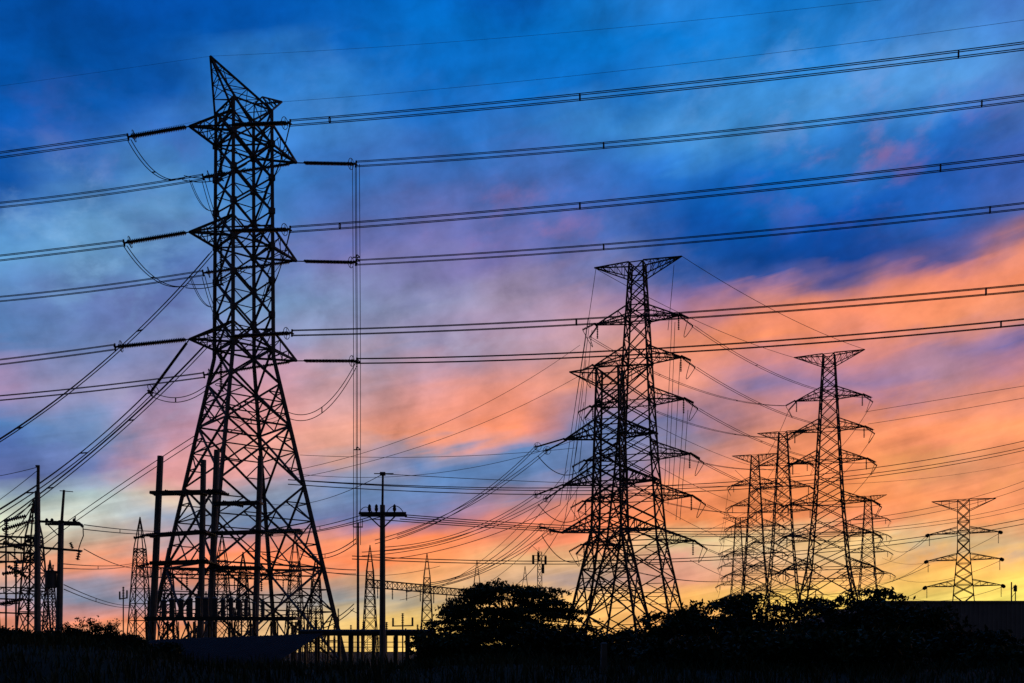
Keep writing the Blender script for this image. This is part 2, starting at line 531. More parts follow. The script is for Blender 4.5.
inv_big = (Matrix.Translation((BX, BY, 0)) @ Matrix.Rotation(BPHI, 4, 'Z')).inverted()


def string_part(root, inv, p, q, r, link=0., name='insulator_string', twin=0.):
    """an insulator string from p to q (world), with link rod and corona ring, as a part of root"""
    p = inv @ Vector(p); q = inv @ Vector(q)
    d = (q - p).normalized(); a = p + d * link
    side = d.cross(Vector((0, 0, 1)))
    side = side.normalized() if side.length > .1 else Vector((1, 0, 0))
    mb = MB()
    mb.bar(p, a, .11)
    e = q - d * .35
    if twin:
        for s in (-1, 1): mb.insulator(a + side * twin * s, e + side * twin * s, r)
        mb.bar(a - side * twin * 1.3, a + side * twin * 1.3, .14); mb.bar(e - side * twin * 1.3, e + side * twin * 1.3, .14)
    else:
        mb.insulator(a, e, r)
    o = mb.obj(name, 'porcelain', root)
    mb = MB()
    up = side.cross(d).normalized()
    ring = [e - d * .25 + (side * math.cos(t) + up * math.sin(t)) * .55 for t in [2 * math.pi * i / 14 for i in range(15)]]
    mb.tube(ring, .035, 5)
    mb.bar(e, q, .18); mb.bar(q - up * .35, q + up * .35, .16); mb.bar(q - side * .3, q + side * .3, .12)
    mb.bar(e - d * .25 - up * .55, e - d * .25 + up * .55, .05)
    mb.obj('yoke', 'galv', o)
    return o


# ------------------------------------------------------------------ conductors
def curve_fn(P0, P1, mid=None, sag=0.):
    """parabola between P0 and P1 that passes picture point mid, as f(t)"""
    P0 = Vector(P0); P1 = Vector(P1)
    if mid is not None:
        px, py = mid
        k = (px - CX) / FPX
        dx, dy = P1.x - P0.x, P1.y - P0.y
        den = dx - k * dy
        t = (k * P0.y - P0.x) / den
        p = P0.lerp(P1, t)
        zt = ZC + (HY - py) / FPX * p.y
        sag = (p.z - zt) / (4 * t * (1 - t))

    def f(t):
        p = P0.lerp(P1, t); p.z -= 4 * sag * t * (1 - t); return p
    return f


def bundle(name, label, cat, group, f, t1, offs, r, spacers=(), n=30, sw=.07):
    """one top-level line: conductors run through f(0..t1), spacers are parts"""
    o0 = f(0)
    root = thing(name, label, cat, o0, 0, group)
    d = f(t1) - f(0)
    lat = Vector((d.y, -d.x, 0)); lat = lat.normalized() if lat.length > .1 * d.length else Vector((1, 0, 0))
    dh = d.normalized()
    for (a, b, *c) in offs:
        k = lat * a + Vector((0, 0, b)) + dh * (c[0] if c else 0)
        MB().tube([f(t1 * i / n) + k for i in range(n + 1)], r).obj('conductor', 'wire', root, o0)
    for t in spacers:
        c = f(t); q = [c + lat * o[0] + Vector((0, 0, o[1])) + dh * (o[2] if len(o) > 2 else 0) for o in offs]
        mb = MB()
        if len(q) == 4:
            for i, j in ((0, 1), (1, 2), (2, 3), (3, 0)): mb.bar(q[i], q[j], sw * 1.5)
        else:
            mb.bar(q[0], q[-1], sw * 1.6)
        mb.obj('spacer', 'galv', root, o0)
    return root


def single(name, label, cat, group, f, r, t1=1., n=28):
    o0 = f(0)
    o = MB().tube([f(t1 * i / n) for i in range(n + 1)], r).obj(name, 'wire', None, o0)
    o.location = o0
    return tag(o, label, cat, group)


def tpix(f, px, t1):
    best = min(range(401), key=lambda i: abs(pix(f(t1 * i / 400))[0] - px))
    return t1 * best / 400


QUAD = [(-.13, -.24), (.13, -.24), (.13, .24), (-.13, .24)]
ORD = ['first', 'second', 'third', 'fourth', 'fifth', 'sixth']
RN = [((290, 123), (580, 97), (1024, 46)), ((290, 229.5), (579, 206), (1024, 158)), ((292, 333), (576, 322), (1024, 288))]
RF = [((356, 164), (603, 145.5), (1024, 98)), ((356, 262.5), (603, 247), (1024, 206)), ((357, 361), (620, 353), (1024, 322))]
LN = [((128, 137), (64, 146), (0, 155)), ((124, 243), (64, 250.5), (0, 258)), ((115, 347), (60, 354.5), (0, 362))]
LF = [((203, 177), (100, 193), (0, 205)), ((203, 273), (100, 288), (0, 299)), ((204, 375), (100, 388), (0, 398))]
SP_RN = [(330, 579, 960), (340, 579, 940), (576, 985)]
SP_RF = [(603, 983), (603, 990), (640, 1001)]
RING = []
for k in range(3):
    # right, near circuit (runs in front of the body) and far circuit
    a, m, e = RN[k]
    P0 = at(*a, 97.4); f = curve_fn(P0, at(*e, 77), m)
    string_part(big, inv_big, NT_[k], P0, .17, 5.2, twin=.13)
    bundle('power_line', f'{ORD[2*k]} heavy power line from the top running right from the tallest pylon', 'power line',
           'heavy lines running right from the tallest pylon', f, 1.35, QUAD, .038, [tpix(f, x, 1.35) for x in SP_RN[k]])
    a, m, e = RF[k]
    P0 = at(*a, 106.5); f = curve_fn(P0, at(*e, 86), m)
    string_part(big, inv_big, FT_[k], P0, .16, 1.0, twin=.13)
    bundle('power_line', f'{ORD[2*k+1]} heavy power line from the top running right from the tallest pylon', 'power line',
           'heavy lines running right from the tallest pylon', f, 1.35, QUAD, .038, [tpix(f, x, 1.35) for x in SP_RF[k]])
    RING.append(P0)
    a, m, e = LN[k]
    P0 = at(*a, 101.0); f = curve_fn(P0, at(*e, 101.5), m)
    string_part(big, inv_big, NT_[k], P0, .2, .4, twin=.15)
    bundle('power_line', f'{ORD[2*k]} heavy power line from the top running left from the tallest pylon', 'power line',
           'heavy lines running left from the tallest pylon', f, 1.6, QUAD, .038)
    a, m, e = LF[k]
    P0 = at(*a, 108.0); f = curve_fn(P0, at(*e, 109), m)
    string_part(big, inv_big, FT_[k], P0, .17, .8, twin=.13)
    bundle('power_line', f'{ORD[2*k+1]} heavy power line from the top running left from the tallest pylon', 'power line',
           'heavy lines running left from the tallest pylon', f, 1.6, QUAD, .038)
    # hanging jumper support strings, part of the pylon
    q = bw(-3.0, -1.2, LV[k] + .1)
    string_part(big, inv_big, q, q - Vector((0, 0, 5.0)), .17, .5, 'jumper_string')

f = curve_fn(PEAK, at(880, 0, 80), (560, 33)); single('earth_wire', 'thin earth wire from the slanted peak of the tallest pylon to the upper right', 'wire', None, f, .011, 1.35)
f = curve_fn(PEAK, at(0, 86, 103), (100, 72)); single('earth_wire', 'thin earth wire from the slanted peak of the tallest pylon to the left edge', 'wire', None, f, .010, 1.5)
f = curve_fn(STUB, at(1024, 20, 84), (600, 73)); single('earth_wire', 'thin earth wire from the stub arm of the tallest pylon to the upper right', 'wire', None, f, .014, 1.35)
f = curve_fn(STUB, at(0, 152, 112), (130, 134)); single('earth_wire', 'thin earth wire from the stub arm of the tallest pylon to the left edge', 'wire', None, f, .010, 1.5)

PAIR = [(-.2, -.05, -.2), (.2, .1, .25)]
# jumpers: loops under the near arms and behind the body
for k in range(3):
    if k < 2:
        J0 = at(LN[k][0][0] + 1, LN[k][0][1] + 3, 101.0); J1 = at(183 + k * 3, LN[k][0][1] + 41 + k*2, 102.)
        f = curve_fn(J0, J1, (152, J0 and LN[k][0][1] + 34))
        nm = ('upper', 'middle')[k]
        bundle('jumper_cable', f'slack double jumper loop under the {nm} left arm of the tallest pylon', 'cable', 'jumper loops on the tallest pylon', f, 1., PAIR, .045, (.45,))
        K0 = J1; K1 = at(246, J1 and pix(J1)[1] - 12 - 6 * k, 100.)
        f = curve_fn(K0, K1, sag=.7)
        bundle('jumper_cable', f'short jumper lead entering the body under the {nm} left arm of the tallest pylon', 'cable', 'jumper loops on the tallest pylon', f, 1., PAIR, .045)
        f = curve_fn(at(RN[k][0][0], RN[k][0][1] + 2, 97.5), at(250, RN[k][0][1] + 58, 98), sag=3.0)
        bundle('jumper_cable', f'double jumper falling behind the {nm} right arm of the tallest pylon', 'cable', 'jumper loops on the tallest pylon', f, 1., PAIR, .045)
        f = curve_fn(at(203, LF[k][0][1] + 3, 108), at(268, LF[k][0][1] + 8, 107), sag=6.5)
        bundle('jumper_cable', f'deep slack jumper loop crossing the body below the {nm} arms of the tallest pylon', 'cable', 'jumper loops on the tallest pylon', f, 1., PAIR, .04)
        f = curve_fn(at(190, LF[k][0][1] + 3, 107), at(214, LF[k][0][1] + 34, 104), (200, LF[k][0][1] + 25))
        bundle('jumper_cable', f'short curved jumper at the left edge of the tallest pylon below the {nm} arms', 'cable', 'jumper loops on the tallest pylon', f, 1., PAIR, .035)
        f = curve_fn(at(276, LF[k][0][1] - 40, 106), at(268, LF[k][0][1] + 2, 106), sag=0)
        g0 = [at(277, LF[k][0][1] - 40, 106), at(281, LF[k][0][1] - 22, 106), at(280, LF[k][0][1] - 8, 106), at(274, LF[k][0][1], 106), at(266, LF[k][0][1] + 1, 106)]
        o = MB().tube(g0, .035).obj('jumper_cable', 'wire', None, g0[0]); o.location = g0[0]
        tag(o, f'small hooked jumper on the right side of the tallest pylon below the {nm} arm', 'cable', 'jumper loops on the tallest pylon')
f = curve_fn(RING[2] + Vector((0, 0, -.2)), at(286, 414, 104), (328, 405)); bundle('jumper_cable', 'long slack double cable from the lowest right insulator back into the tallest pylon', 'cable', 'jumper loops on the tallest pylon', f, 1., [(0, -.3), (0, .3)], .04, (.5,))
f = curve_fn(at(286, 414, 104), at(216, 404, 103), (250, 422)); bundle('jumper_cable', 'slack double cable crossing inside the tallest pylon below its lowest arms', 'cable', 'jumper loops on the tallest pylon', f, 1., [(0, -.2), (0, .2)], .03, (.5,))
# slanting taps down to the left
TIP3 = NT_[2]
Ptap = at(150, 393, 97)
string_part(big, inv_big, TIP3, Ptap, .15, .6, 'tap_string')
HQ = [(-.25, -.12), (.25, -.12), (.25, .3), (-.25, .3)]
f = curve_fn(at(212, 253, 103), at(-10, 447, 84), (74, 388)); bundle('tap_line', 'steep bundle of cables dropping left from the middle of the tallest pylon', 'power line', 'steep tap lines left of the tallest pylon', f, 1.25, [(-.42, 0), (0, .18), (.42, 0)], .046, [tpix(f, x, 1.2) for x in (140, 20)])
f = curve_fn(Ptap, at(0, 512, 80), (85, 452)); bundle('tap_line', 'steep bundle of cables dropping left from the slanting insulator under the lowest left arm', 'power line', 'steep tap lines left of the tallest pylon', f, 1.15, [(-.4, 0), (0, .25), (.4, 0)], .046, [tpix(f, x, 1.2) for x in (84, 30)])
f = curve_fn(at(207, 345, 104), at(10, 518, 84), (130, 421)); bundle('tap_line', 'steep bundle of cables dropping left beside the slanting insulator of the tallest pylon', 'power line', 'steep tap lines left of the tallest pylon', f, 1.1, [(-.42, 0), (0, .15), (.42, 0)], .046, [tpix(f, x, 1.2) for x in (131, 50)])
f = curve_fn(at(196, 438, 100), at(40, 544, 110), (75, 519)); bundle('tap_line', 'twin cable dropping left from behind the leaning concrete poles', 'power line', 'steep tap lines left of the tallest pylon', f, 1., [(0, -.3), (0, .3)], .04, [tpix(f, 75, 1.)])
f = curve_fn(Ptap, at(206, 388, 100), (176, 400)); bundle('jumper_cable', 'slack double cable with a spacer beside the slanting insulator of the tallest pylon', 'cable', 'jumper loops on the tallest pylon', f, 1., [(0, -.22), (0, .22)], .04, (.45,))

# vertical down lead with the slim pole below it
f = lambda t: Vector((RING[0].x + (RING[2].x - RING[0].x) * min(1, t * 2), 106.5, RING[0].z + (at(358, 545, 106.5).z - RING[0].z) * t))
bundle('down_lead', 'tall vertical cables hanging from the ends of the right insulators to the slim pole', 'cable', None, f, 1., [(-.36, 0), (-.08, .02), (.04, .3), (.36, 0)], .034, (.245, .255, .52, .75), n=8)
p0 = at(358, 600, 106.5); p0.z = 0
slim = thing('utility_pole', 'slim dark pole under the tall vertical cables', 'pole', p0)
MB().bar((0, 0, 0), (0, 0, at(358, 523, 106.5).z), .34, .22, 8).obj('shaft', 'concrete', slim)
mb = MB(); z = at(358, 527, 106.5).z; mb.bar((-.5, 0, z), (.5, 0, z), .14); mb.bar((-.5, 0, z), (-.5, 0, z + 1), .08); mb.bar((.45, 0, z), (.45, 0, z + .8), .08)
mb.bar((0, 0, z - 9.), (-.8, 0, z - 8.6), .08); mb.obj('bracket', 'galv', slim)


# ------------------------------------------------------------------ four-circuit pylon type
QLV = [(62.8, 7.9), (55.2, 8.3), (47.6, 8.8), (37.6, 9.9), (30.0, 10.2), (21.9, 10.5)]


def qh(z):
    K = [(0, 8.9), (21.9, 4.55), (37.6, 3.2), (73.7, 1.25)]
    for (a, p), (b, q) in zip(K, K[1:]):
        if z <= b: return p + (q - p) * (z - a) / (b - a)
    return 1.25


def make_quad():
    root = thing('transmission_pylon', '', 'pylon')
    legs(root, [(z, qh(z)) for z in (0, 21.9, 37.6, 73.2)], .44, .32, 'far_steel')
    mb = MB()
    zs = [0, 8.2, 15.6, 21.9]
    xpanels(mb, [(z, qh(z)) for z in zs], .25, .2, sub={0, 1, 2}, horiz={3})
    zs = [21.9, 25.9, 30.0, 33.8, 37.6, 40.9, 44.2, 47.6, 51.4, 55.2, 59.0, 62.8, 65.2, 68.0, 70.6, 73.2]
    xpanels(mb, [(z, qh(z)) for z in zs], .22, .18, horiz={2, 4, 7, 9, 11, 12, 14, 15})
    for z, _ in QLV:
        for p in sq(qh(z), z): mb.box(p - Vector((.25, .25, .3)), p + Vector((.25, .25, .3)))
    mb.obj('bracing', 'far_steel', root)
    for z, t in QLV:
        for s in (-1, 1):
            mb = MB(); crossarm(mb, s, qh(z), z, 2.3, t, .25, .12, 3)
            # blunt end plate along the line
            mb.bar((s * t, -1.0, z), (s * t, 1.0, z), .3)
            mb.obj('crossarm', 'far_steel', root)
            mb = MB()
            for v in (-1, 1):
                mb.insulator((s * t, v * .9, z - .05), (s * (t + 1.9), v * 2.4, z - 1.4), .22, .3, 8)
            mb.insulator((s * (t - .3), 0, z - .1), (s * (t - .3), 0, z - 2.6), .2, .3, 8)
            mb.obj('insulator_string', 'porcelain', root)
            mb = MB()
            a, b = Vector((s * (t + 1.9), 2.4, z - 1.4)), Vector((s * (t + 1.9), -2.4, z - 1.4))
            mb.tube([a.lerp(b, i / 10) - Vector((s * 1.2 * math.sin(math.pi * i / 10), 0, 2.6 * math.sin(math.pi * i / 10))) for i in range(11)], .06)
            mb.obj('jumper_loop', 'wire', root)
    for s in (-1, 1):
        mb = MB()
        t = Vector((s * 8.2, 0, 73.5)); h = 1.3
        hi = [Vector((s * h, v * h, 73.3)) for v in (-1, 1)]; lo = [Vector((s * h, v * h, 70.6)) for v in (-1, 1)]
        for i in range(2):
            mb.bar(hi[i], t, .24); mb.bar(lo[i], t, .2)
            for f, g in ((.2, 0), (.4, .2), (.6, .4), (.8, .6)):
                mb.bar(hi[i].lerp(t, f), lo[i].lerp(t, g), .11); mb.bar(hi[i].lerp(t, f), lo[i].lerp(t, f), .11)
        for f in (0, .25, .5, .75): mb.bar(hi[0].lerp(t, f), hi[1].lerp(t, f), .11); mb.bar(hi[0].lerp(t, f), hi[1].lerp(t, min(1, f + .25)), .1)
        mb.obj('earth_wire_arm', 'far_steel', root)
    return root


def place(root, px, Y, phi, label, scale=1.0, group=None):
    root.location = ((px - CX) / FPX * Y, Y, 0); root.rotation_euler = (0, 0, phi); root.scale = (scale,) * 3
    root['label'] = label
    if group: root['group'] = group
    return root


def world_pt(root, p):
    m = Matrix.Translation(root.location) @ Matrix.Rotation(root.rotation_euler[2], 4, 'Z') @ Matrix.Diagonal((*root.scale, 1))
    return m @ Vector(p)


FG = 'pylons standing behind the trees'
A = place(make_quad(), 637.5, 186, R(-20), 'tall lattice pylon right of centre with flat T-shaped top, in front of the crowded pair', .988, FG)
D = place(copy_tree(A), 829, 246, R(-24), 'largest lattice pylon of the group on the right, six pairs of arms', 1., FG)
E = place(copy_tree(A), 783, 333, R(-21), 'lattice pylon just left of the largest one in the group on the right', 1., FG)
F = place(copy_tree(A), 755, 372, R(-18), 'slim flat-topped lattice pylon near the left end of the right group', 1., FG)
G = place(copy_tree(A), 738, 545, R(-18), 'faint small lattice pylon half hidden behind the slim flat-topped one', 1., FG)
H = place(copy_tree(A), 868, 470, R(-25), 'faint small lattice pylon just right of the largest one on the right', 1., FG)

# ------------------------------------------------------------------ tension pylon B behind the crowded pair
B = thing('transmission_pylon', 'shorter lattice pylon with three wide arm levels, crowded against the T-topped pylon', 'pylon', ((610 - CX) / FPX * 150, 150, 0), R(-20), FG)
BLV = [(33.4, 6.9), (26.6, 7.1), (19.6, 7.4)]


def bh(z): return 6.0 + (2.2 - 6.0) * z / 19.6 if z < 19.6 else 2.2 + (1.6 - 2.2) * (z - 19.6) / 24


legs(B, [(0, 6.0), (19.6, 2.2), (43.2, 1.6)], .40, .32, 'far_steel')
mb = MB()
xpanels(mb, [(z, bh(z)) for z in (0, 7.2, 13.8, 19.6)], .24, .2, sub={0, 1, 2}, horiz={2, 3})
xpanels(mb, [(z, bh(z)) for z in (19.6, 21.8, 24.2, 26.6, 28.8, 31.1, 33.4, 35.6, 38, 40.6, 43.2)], .2, .17)
mb.obj('bracing', 'far_steel', B)
B_inv = (Matrix.Translation(B.location) @ Matrix.Rotation(R(-20), 4, 'Z')).inverted()
B_ends = []
for z, t in BLV:
    for s in (-1, 1):
        mb = MB(); crossarm(mb, s, bh(z), z, 2.2, t, .26, .13, 4)
        mb.bar((s * t, -.7, z), (s * t, .7, z), .28); mb.obj('crossarm', 'far_steel', B)
for s, lab in ((-1, 0), (1, 1)):
    mb = MB(); t = Vector((s * 6.2, 0, 43.4))
    for v in (-1, 1):
        mb.bar((s * 1.6, v * 1.6, 43.2), t, .2); mb.bar((s * 1.6, v * 1.6, 40.8), t, .18)
        for q in (.3, .6): mb.bar(Vector((s * 1.6, v * 1.6, 43.2)).lerp(t, q), Vector((s * 1.6, v * 1.6, 40.8)).lerp(t, q), .1)
    mb.obj('earth_wire_arm', 'far_steel', B)
TOB = [((512, 466), (405, 533)), ((512, 514), (392, 545)), ((516, 546), (436, 581))]
for k, (z, t) in enumerate(BLV):
    nm = ('upper', 'middle', 'lower')[k]
    for s2, v in ((0, -.6), (1, .6)):
        tip = world_pt(B, (-t, v, z))
        ppx, ppy = pix(tip)
        (ex, ey), (gx, gy) = TOB[k]
        e1 = at(ex + 10 * s2 + 24, ey - 19 + 4 * s2, 142)
        string_part(B, B_inv, tip, e1, .12, .3)
        f = curve_fn(e1, at(gx - 22 * s2 - 8, gy + 5 * s2 + 4, 120), sag=1.6)
        bundle('feeder_line', f'cable sloping down left from the three-armed pylon\'s {nm} arm, {("upper", "lower")[s2]} of its pair', 'power line',
               'cables sloping down from the three-armed pylon', f, 1., [(0, -.22), (0, .22)], .045, n=20)
    f = curve_fn(at(TOB[k][0][0] + 26, TOB[k][0][1] - 10, 142), world_pt(B, (-bh(z), 0, z - 2.2)), sag=3.0)
    single('jumper_cable', f'slack jumper loop under the {nm} left arm of the three-armed pylon', 'cable', 'jumper loops on the three-armed pylon', f, .06)

# ------------------------------------------------------------------ small distant pylon I on the right
I = thing('transmission_pylon', 'small distant lattice pylon above the ribbed metal wall at the right', 'pylon', ((963.5 - CX) / FPX * 250, 250, 0), R(-24), None)


def ih(z): return 3.6 + (1.35 - 3.6) * min(1, z / 27) if z < 27 else 1.35


legs(I, [(0, 3.6), (27, 1.35), (38.9, 1.35)], .24, .18, 'far_steel')
mb = MB(); xpanels(mb, [(z, ih(z)) for z in (0, 6, 11.5, 15.8, 18.2, 20.8, 23.4, 26.2, 29, 31.2, 33.6, 36.2, 38.9)], .2, .17, horiz={4, 6, 8, 9, 10, 12})
mb.obj('bracing', 'far_steel', I)
ILV = [(30.8, 8.0), (24.3, 8.3), (17.9, 8.6)]
for z, t in ILV:
    for s in (-1, 1):
        mb = MB(); crossarm(mb, s, ih(z), z, 1.5, t, .18, .1, 3); mb.obj('crossarm', 'far_steel', I)
        mb = MB()
        mb.insulator((s * t, .2, z - .1), (s * (t + .2), -2.6, z - .5), .45, .3, 8)
        mb.insulator((s * (t - .3), 0, z), (s * (t - .3), 0, z - 2.8), .12, .3, 6)
        mb.obj('insulator_string', 'porcelain', I)
for s in (-1, 1):
    mb = MB(); t = Vector((s * 7.2, 0, 38.9))
    for v in (-1, 1):
        mb.bar((s * 1.5, v * 1.5, 38.9), t, .2); mb.bar((s * 1.5, v * 1.5, 36.4), t, .18)
        for q in (.3, .6): mb.bar(Vector((s * 1.5, v * 1.5, 38.9)).lerp(t, q), Vector((s * 1.5, v * 1.5, 36.4)).lerp(t, q), .12)
    mb.obj('earth_wire_arm', 'far_steel', I)

# ------------------------------------------------------------------ wires between the far pylons
CNT = [0]
for k, (z, t) in enumerate(QLV):
    for s in (-1, 1):
        side = 'right' if s > 0 else 'left'
        a = world_pt(A, (s * (t + 1.9), 2.4, z - 1.4)); b = world_pt(D, (s * (t + 1.9), -2.4, z - 1.4))
        f = curve_fn(a, b, sag=3.2)
        bundle('power_line', f'sagging line from the T-topped to the largest right pylon, {ORD[k]} arm down, {side} side', 'power line',
               'lines sagging between the two largest far pylons', f, 1., [(-.3, 0), (.3, 0)], .05, (.3, .7), n=20)
for s in (-1, 1):
    side = 'right' if s > 0 else 'left'
    f = curve_fn(world_pt(A, (s * 8.2, 0, 73.5)), world_pt(D, (s * 8.2, 0, 73.5)), sag=1.5)
    single('earth_wire', f'thin earth wire from the {side} tip of the T-topped pylon to the largest right pylon', 'wire', 'earth wires of the far pylons', f, .05)
pairs = [(E, F, 'E', 2), (E, G, 'g', 4), (D, H, 'h', 3)]
for (p, q, nm, step) in [(D, E, 0, 1), (F, G, 1, 1)]:
    txt = ['the largest right pylon and the one just left of it', 'the flat-topped slim pylon and the faint one behind it'][nm]
    for k, (z, t) in enumerate(QLV):
        for s in (-1, 1):
            f = curve_fn(world_pt(p, (s * (t + 1.9), 2.4, z - 1.4)), world_pt(q, (s * (t + 1.9), -2.4, z - 1.4)), sag=3.)
            single('power_line', f'thin far line between {txt}', 'power line', f'lines between {txt}', f, .06, n=14)
# lines of the distant pylon I towards the left and the right
for k, (z, t) in enumerate(ILV):
    for s in (-1, 1):
        p = world_pt(I, (s * (t + .2), -2.6, z - .5))
        f = curve_fn(p, world_pt(H, (s * (t - 2), 0, z + 14)), sag=5)
        single('power_line', 'thin far line running left from the small pylon above the ribbed wall', 'power line', 'lines from the small pylon above the ribbed wall', f, .055, n=16)
f = curve_fn(world_pt(D, (7.7, 0, 73.5)), at(1024, 520, 250), sag=3)
# thin down leads around the crowded pair
dl = [(588, 318, 560, 505), (590, 320, 566, 500), (586, 360, 570, 500), (592, 330, 574, 520), (596, 268, 573, 420), (584, 402, 563, 530),
      (672, 316, 664, 500), (675, 322, 668, 505), (680, 362, 672, 500), (684, 404, 676, 520), (674, 265, 668, 330), (688, 410, 680, 520)]
for (x0, y0, x1, y1) in dl:
    f = curve_fn(at(x0, y0, 183), at(x1, y1, 168), sag=.4)
    single('down_lead', 'thin nearly vertical lead hanging beside the two crowded pylons', 'wire', 'thin leads hanging beside the two crowded pylons', f, .05, n=8)

# ------------------------------------------------------------------ long low lines crossing the picture
LOW = [
    ((288, 482, 99), (600, 492.5), (1024, 449, 150), 'twin', 'long double line with spacer from below the tallest pylon to the right edge'),
    ((292, 480, 101), (600, 487.5), (1024, 441, 154), 'one', 'long single line just above the upper low double line'),
    ((407, 515, 51), (640, 528), (1024, 481, 120), 'one', 'long line from the crossarm pole to the right edge, top of four'),
    ((405, 517, 51.5), (640, 531), (1024, 488, 121), 'one', 'long line from the crossarm pole to the right edge, second of four'),
    ((400, 519, 51), (640, 533), (1024, 503.5, 124), 'one', 'long line from the crossarm pole to the right edge, third of four'),
    ((372, 519, 52), (640, 535), (1024, 508.5, 126), 'one', 'long line from the crossarm pole to the right edge, lowest of four'),
    ((352, 556, 150), (640, 560), (1024, 519, 210), 'one', 'long line low behind the pylons, just above the lowest one'),
    ((352, 559, 150), (640, 563), (1024, 524, 212), 'one', 'lowest long line behind the pylons reaching the right edge'),
    ((262, 532, 86), (320, 528), (372, 514, 52), 'twin', 'dark double line from the concrete frames to the left end of the pole crossarm'),
    ((262, 536, 86), (320, 531), (380, 517, 52), 'one', 'dark single line from the concrete frames to the pole crossarm'),
    ((296, 566, 150), (340, 574), (440, 566, 170), 'one', 'faint line from the far gantry past the crossarm pole'),
    ((84, 527, 58), (120, 531), (158, 533, 85), 'twin', 'double line from the transformer pole crossarm to the leaning concrete frame'),
    ((84, 549, 58), (110, 562), (150, 566, 120), 'one', 'line from the lower crossarm of the transformer pole running right'),
    ((62, 566, 59), (98, 567.5), (134, 564, 140), 'twin', 'pair of lines with spacer low between transformer pole and gantry, upper pair'),
    ((64, 587, 59), (96, 600), (134, 606, 140), 'twin', 'pair of lines with spacer low between transformer pole and gantry, lower pair'),
    ((38, 467, 60), (18, 472), (-30, 480, 72), 'one', 'thin wire from the top of the plain left pole to the left edge'),
    ((38, 470, 60), (18, 486), (-30, 520, 72), 'one', 'thin wire sloping from the plain left pole to the left edge'),
    ((383, 474, 51), (600, 484), (1024, 462, 150), 'one', 'thin wire from the top of the crossarm pole to the right'),
    ((383, 474, 51), (340, 494), (255, 500, 84), 'one', 'thin wire from the top of the crossarm pole to the concrete frame'),
    ((356, 572, 140), (300, 566), (262, 556, 130), 'twin', 'slack double line between the slim pole and the tallest pylon'),
    ((356, 541, 106), (325, 556), (300, 552, 130), 'twin', 'slack heavy double line left of the slim pole'),
    ((322, 626, 104), (338, 619), (354, 606, 106), 'twin', 'short double lead near the foot of the slim pole'),
    ((498, 596, 150), (540, 560), (575, 500, 165), 'one', 'thin steep line rising from the umbrella tree to the three-armed pylon'),
    ((436, 582, 160), (520, 535), (560, 488, 165), 'one', 'thin steep line rising from the lattice beam to the three-armed pylon'),
    ((380, 560, 190), (500, 532), (560, 505, 190), 'one', 'thin line rising from the gantry towards the three-armed pylon'),
    ((296, 470, 150), (440, 425), (580, 345, 185), 'one', 'faint wire slanting across the pink cloud to the T-topped pylon'),
    ((296, 478, 150), (450, 436), (586, 372, 170), 'one', 'faint lower wire slanting across the pink cloud to the three-armed pylon'),
    ((560, 594, 200), (640, 560), (752, 510, 330), 'one', 'faint wire rising right behind the crowded pylons'),
    ((690, 560, 250), (850, 592), (930, 565, 250), 'one', 'faint sagging wire between the right pylons and the small pylon'),
    ((655, 425, 184), (740, 462), (800, 474, 320), 'one', 'faint wire from the right side of the T-topped pylon, uppermost of three parallel'),
    ((658, 466, 184), (740, 504), (800, 512, 320), 'one', 'faint wire from the right side of the T-topped pylon, middle of three parallel'),
    ((662, 508, 184), (745, 546), (800, 552, 320), 'one', 'faint wire from the right side of the T-topped pylon, lowest of three parallel'),
    ((296, 474, 170), (500, 462), (575, 440, 180), 'one', 'faint wire crossing the blue gap left of the crowded pylons'),
    ((300, 455, 170), (430, 457), (575, 448, 180), 'one', 'faint level wire along the lower edge of the pink cloud'),
    ((400, 600, 200), (500, 545), (568, 470, 175), 'one', 'faint steep wire from the lattice beam up to the crowded pylons'),
    ((470, 592, 200), (530, 548), (590, 470, 175), 'one', 'faint steepest wire rising to the crowded pylons over the umbrella tree'),
    ((735, 470, 370), (780, 500), (830, 505, 300), 'one', 'faint wire between the slim pylon and the largest right pylon'),
    ((880, 540, 300), (900, 552), (930, 535, 250), 'one', 'faint short sagging wire left of the small pylon above the ribbed wall'),
    ((865, 412, 300), (950, 398), (1024, 386, 260), 'one', 'faint wire across the orange cloud at the right edge, upper'),
    ((868, 424, 300), (950, 411), (1024, 398, 260), 'one', 'faint wire across the orange cloud at the right edge, lower'),
]
for (a, m, e, kind, lab) in LOW:
    f = curve_fn(at(*a), at(*e), m)
    t1 = 1.3 if e[0] >= 1024 else 1.0
    r = .00042 * min(a[2], e[2]) * 1.15
    if 'faint' in lab: r *= .5
    elif 'thin' in lab: r *= .7
    if kind == 'twin':
        g = .0022 * min(a[2], e[2])
        bundle('overhead_line', lab, 'power line', 'low lines crossing the picture', f, t1, [(0, -g), (0, g)], r, [tpix(f, m[0], t1)], sw=r)
    else:
        single('overhead_line', lab, 'power line', 'low lines crossing the picture', f, r, t1)


# ------------------------------------------------------------------ poles
def pole_base(px, Y): return Vector(((px - CX) / FPX * Y, Y, 0))


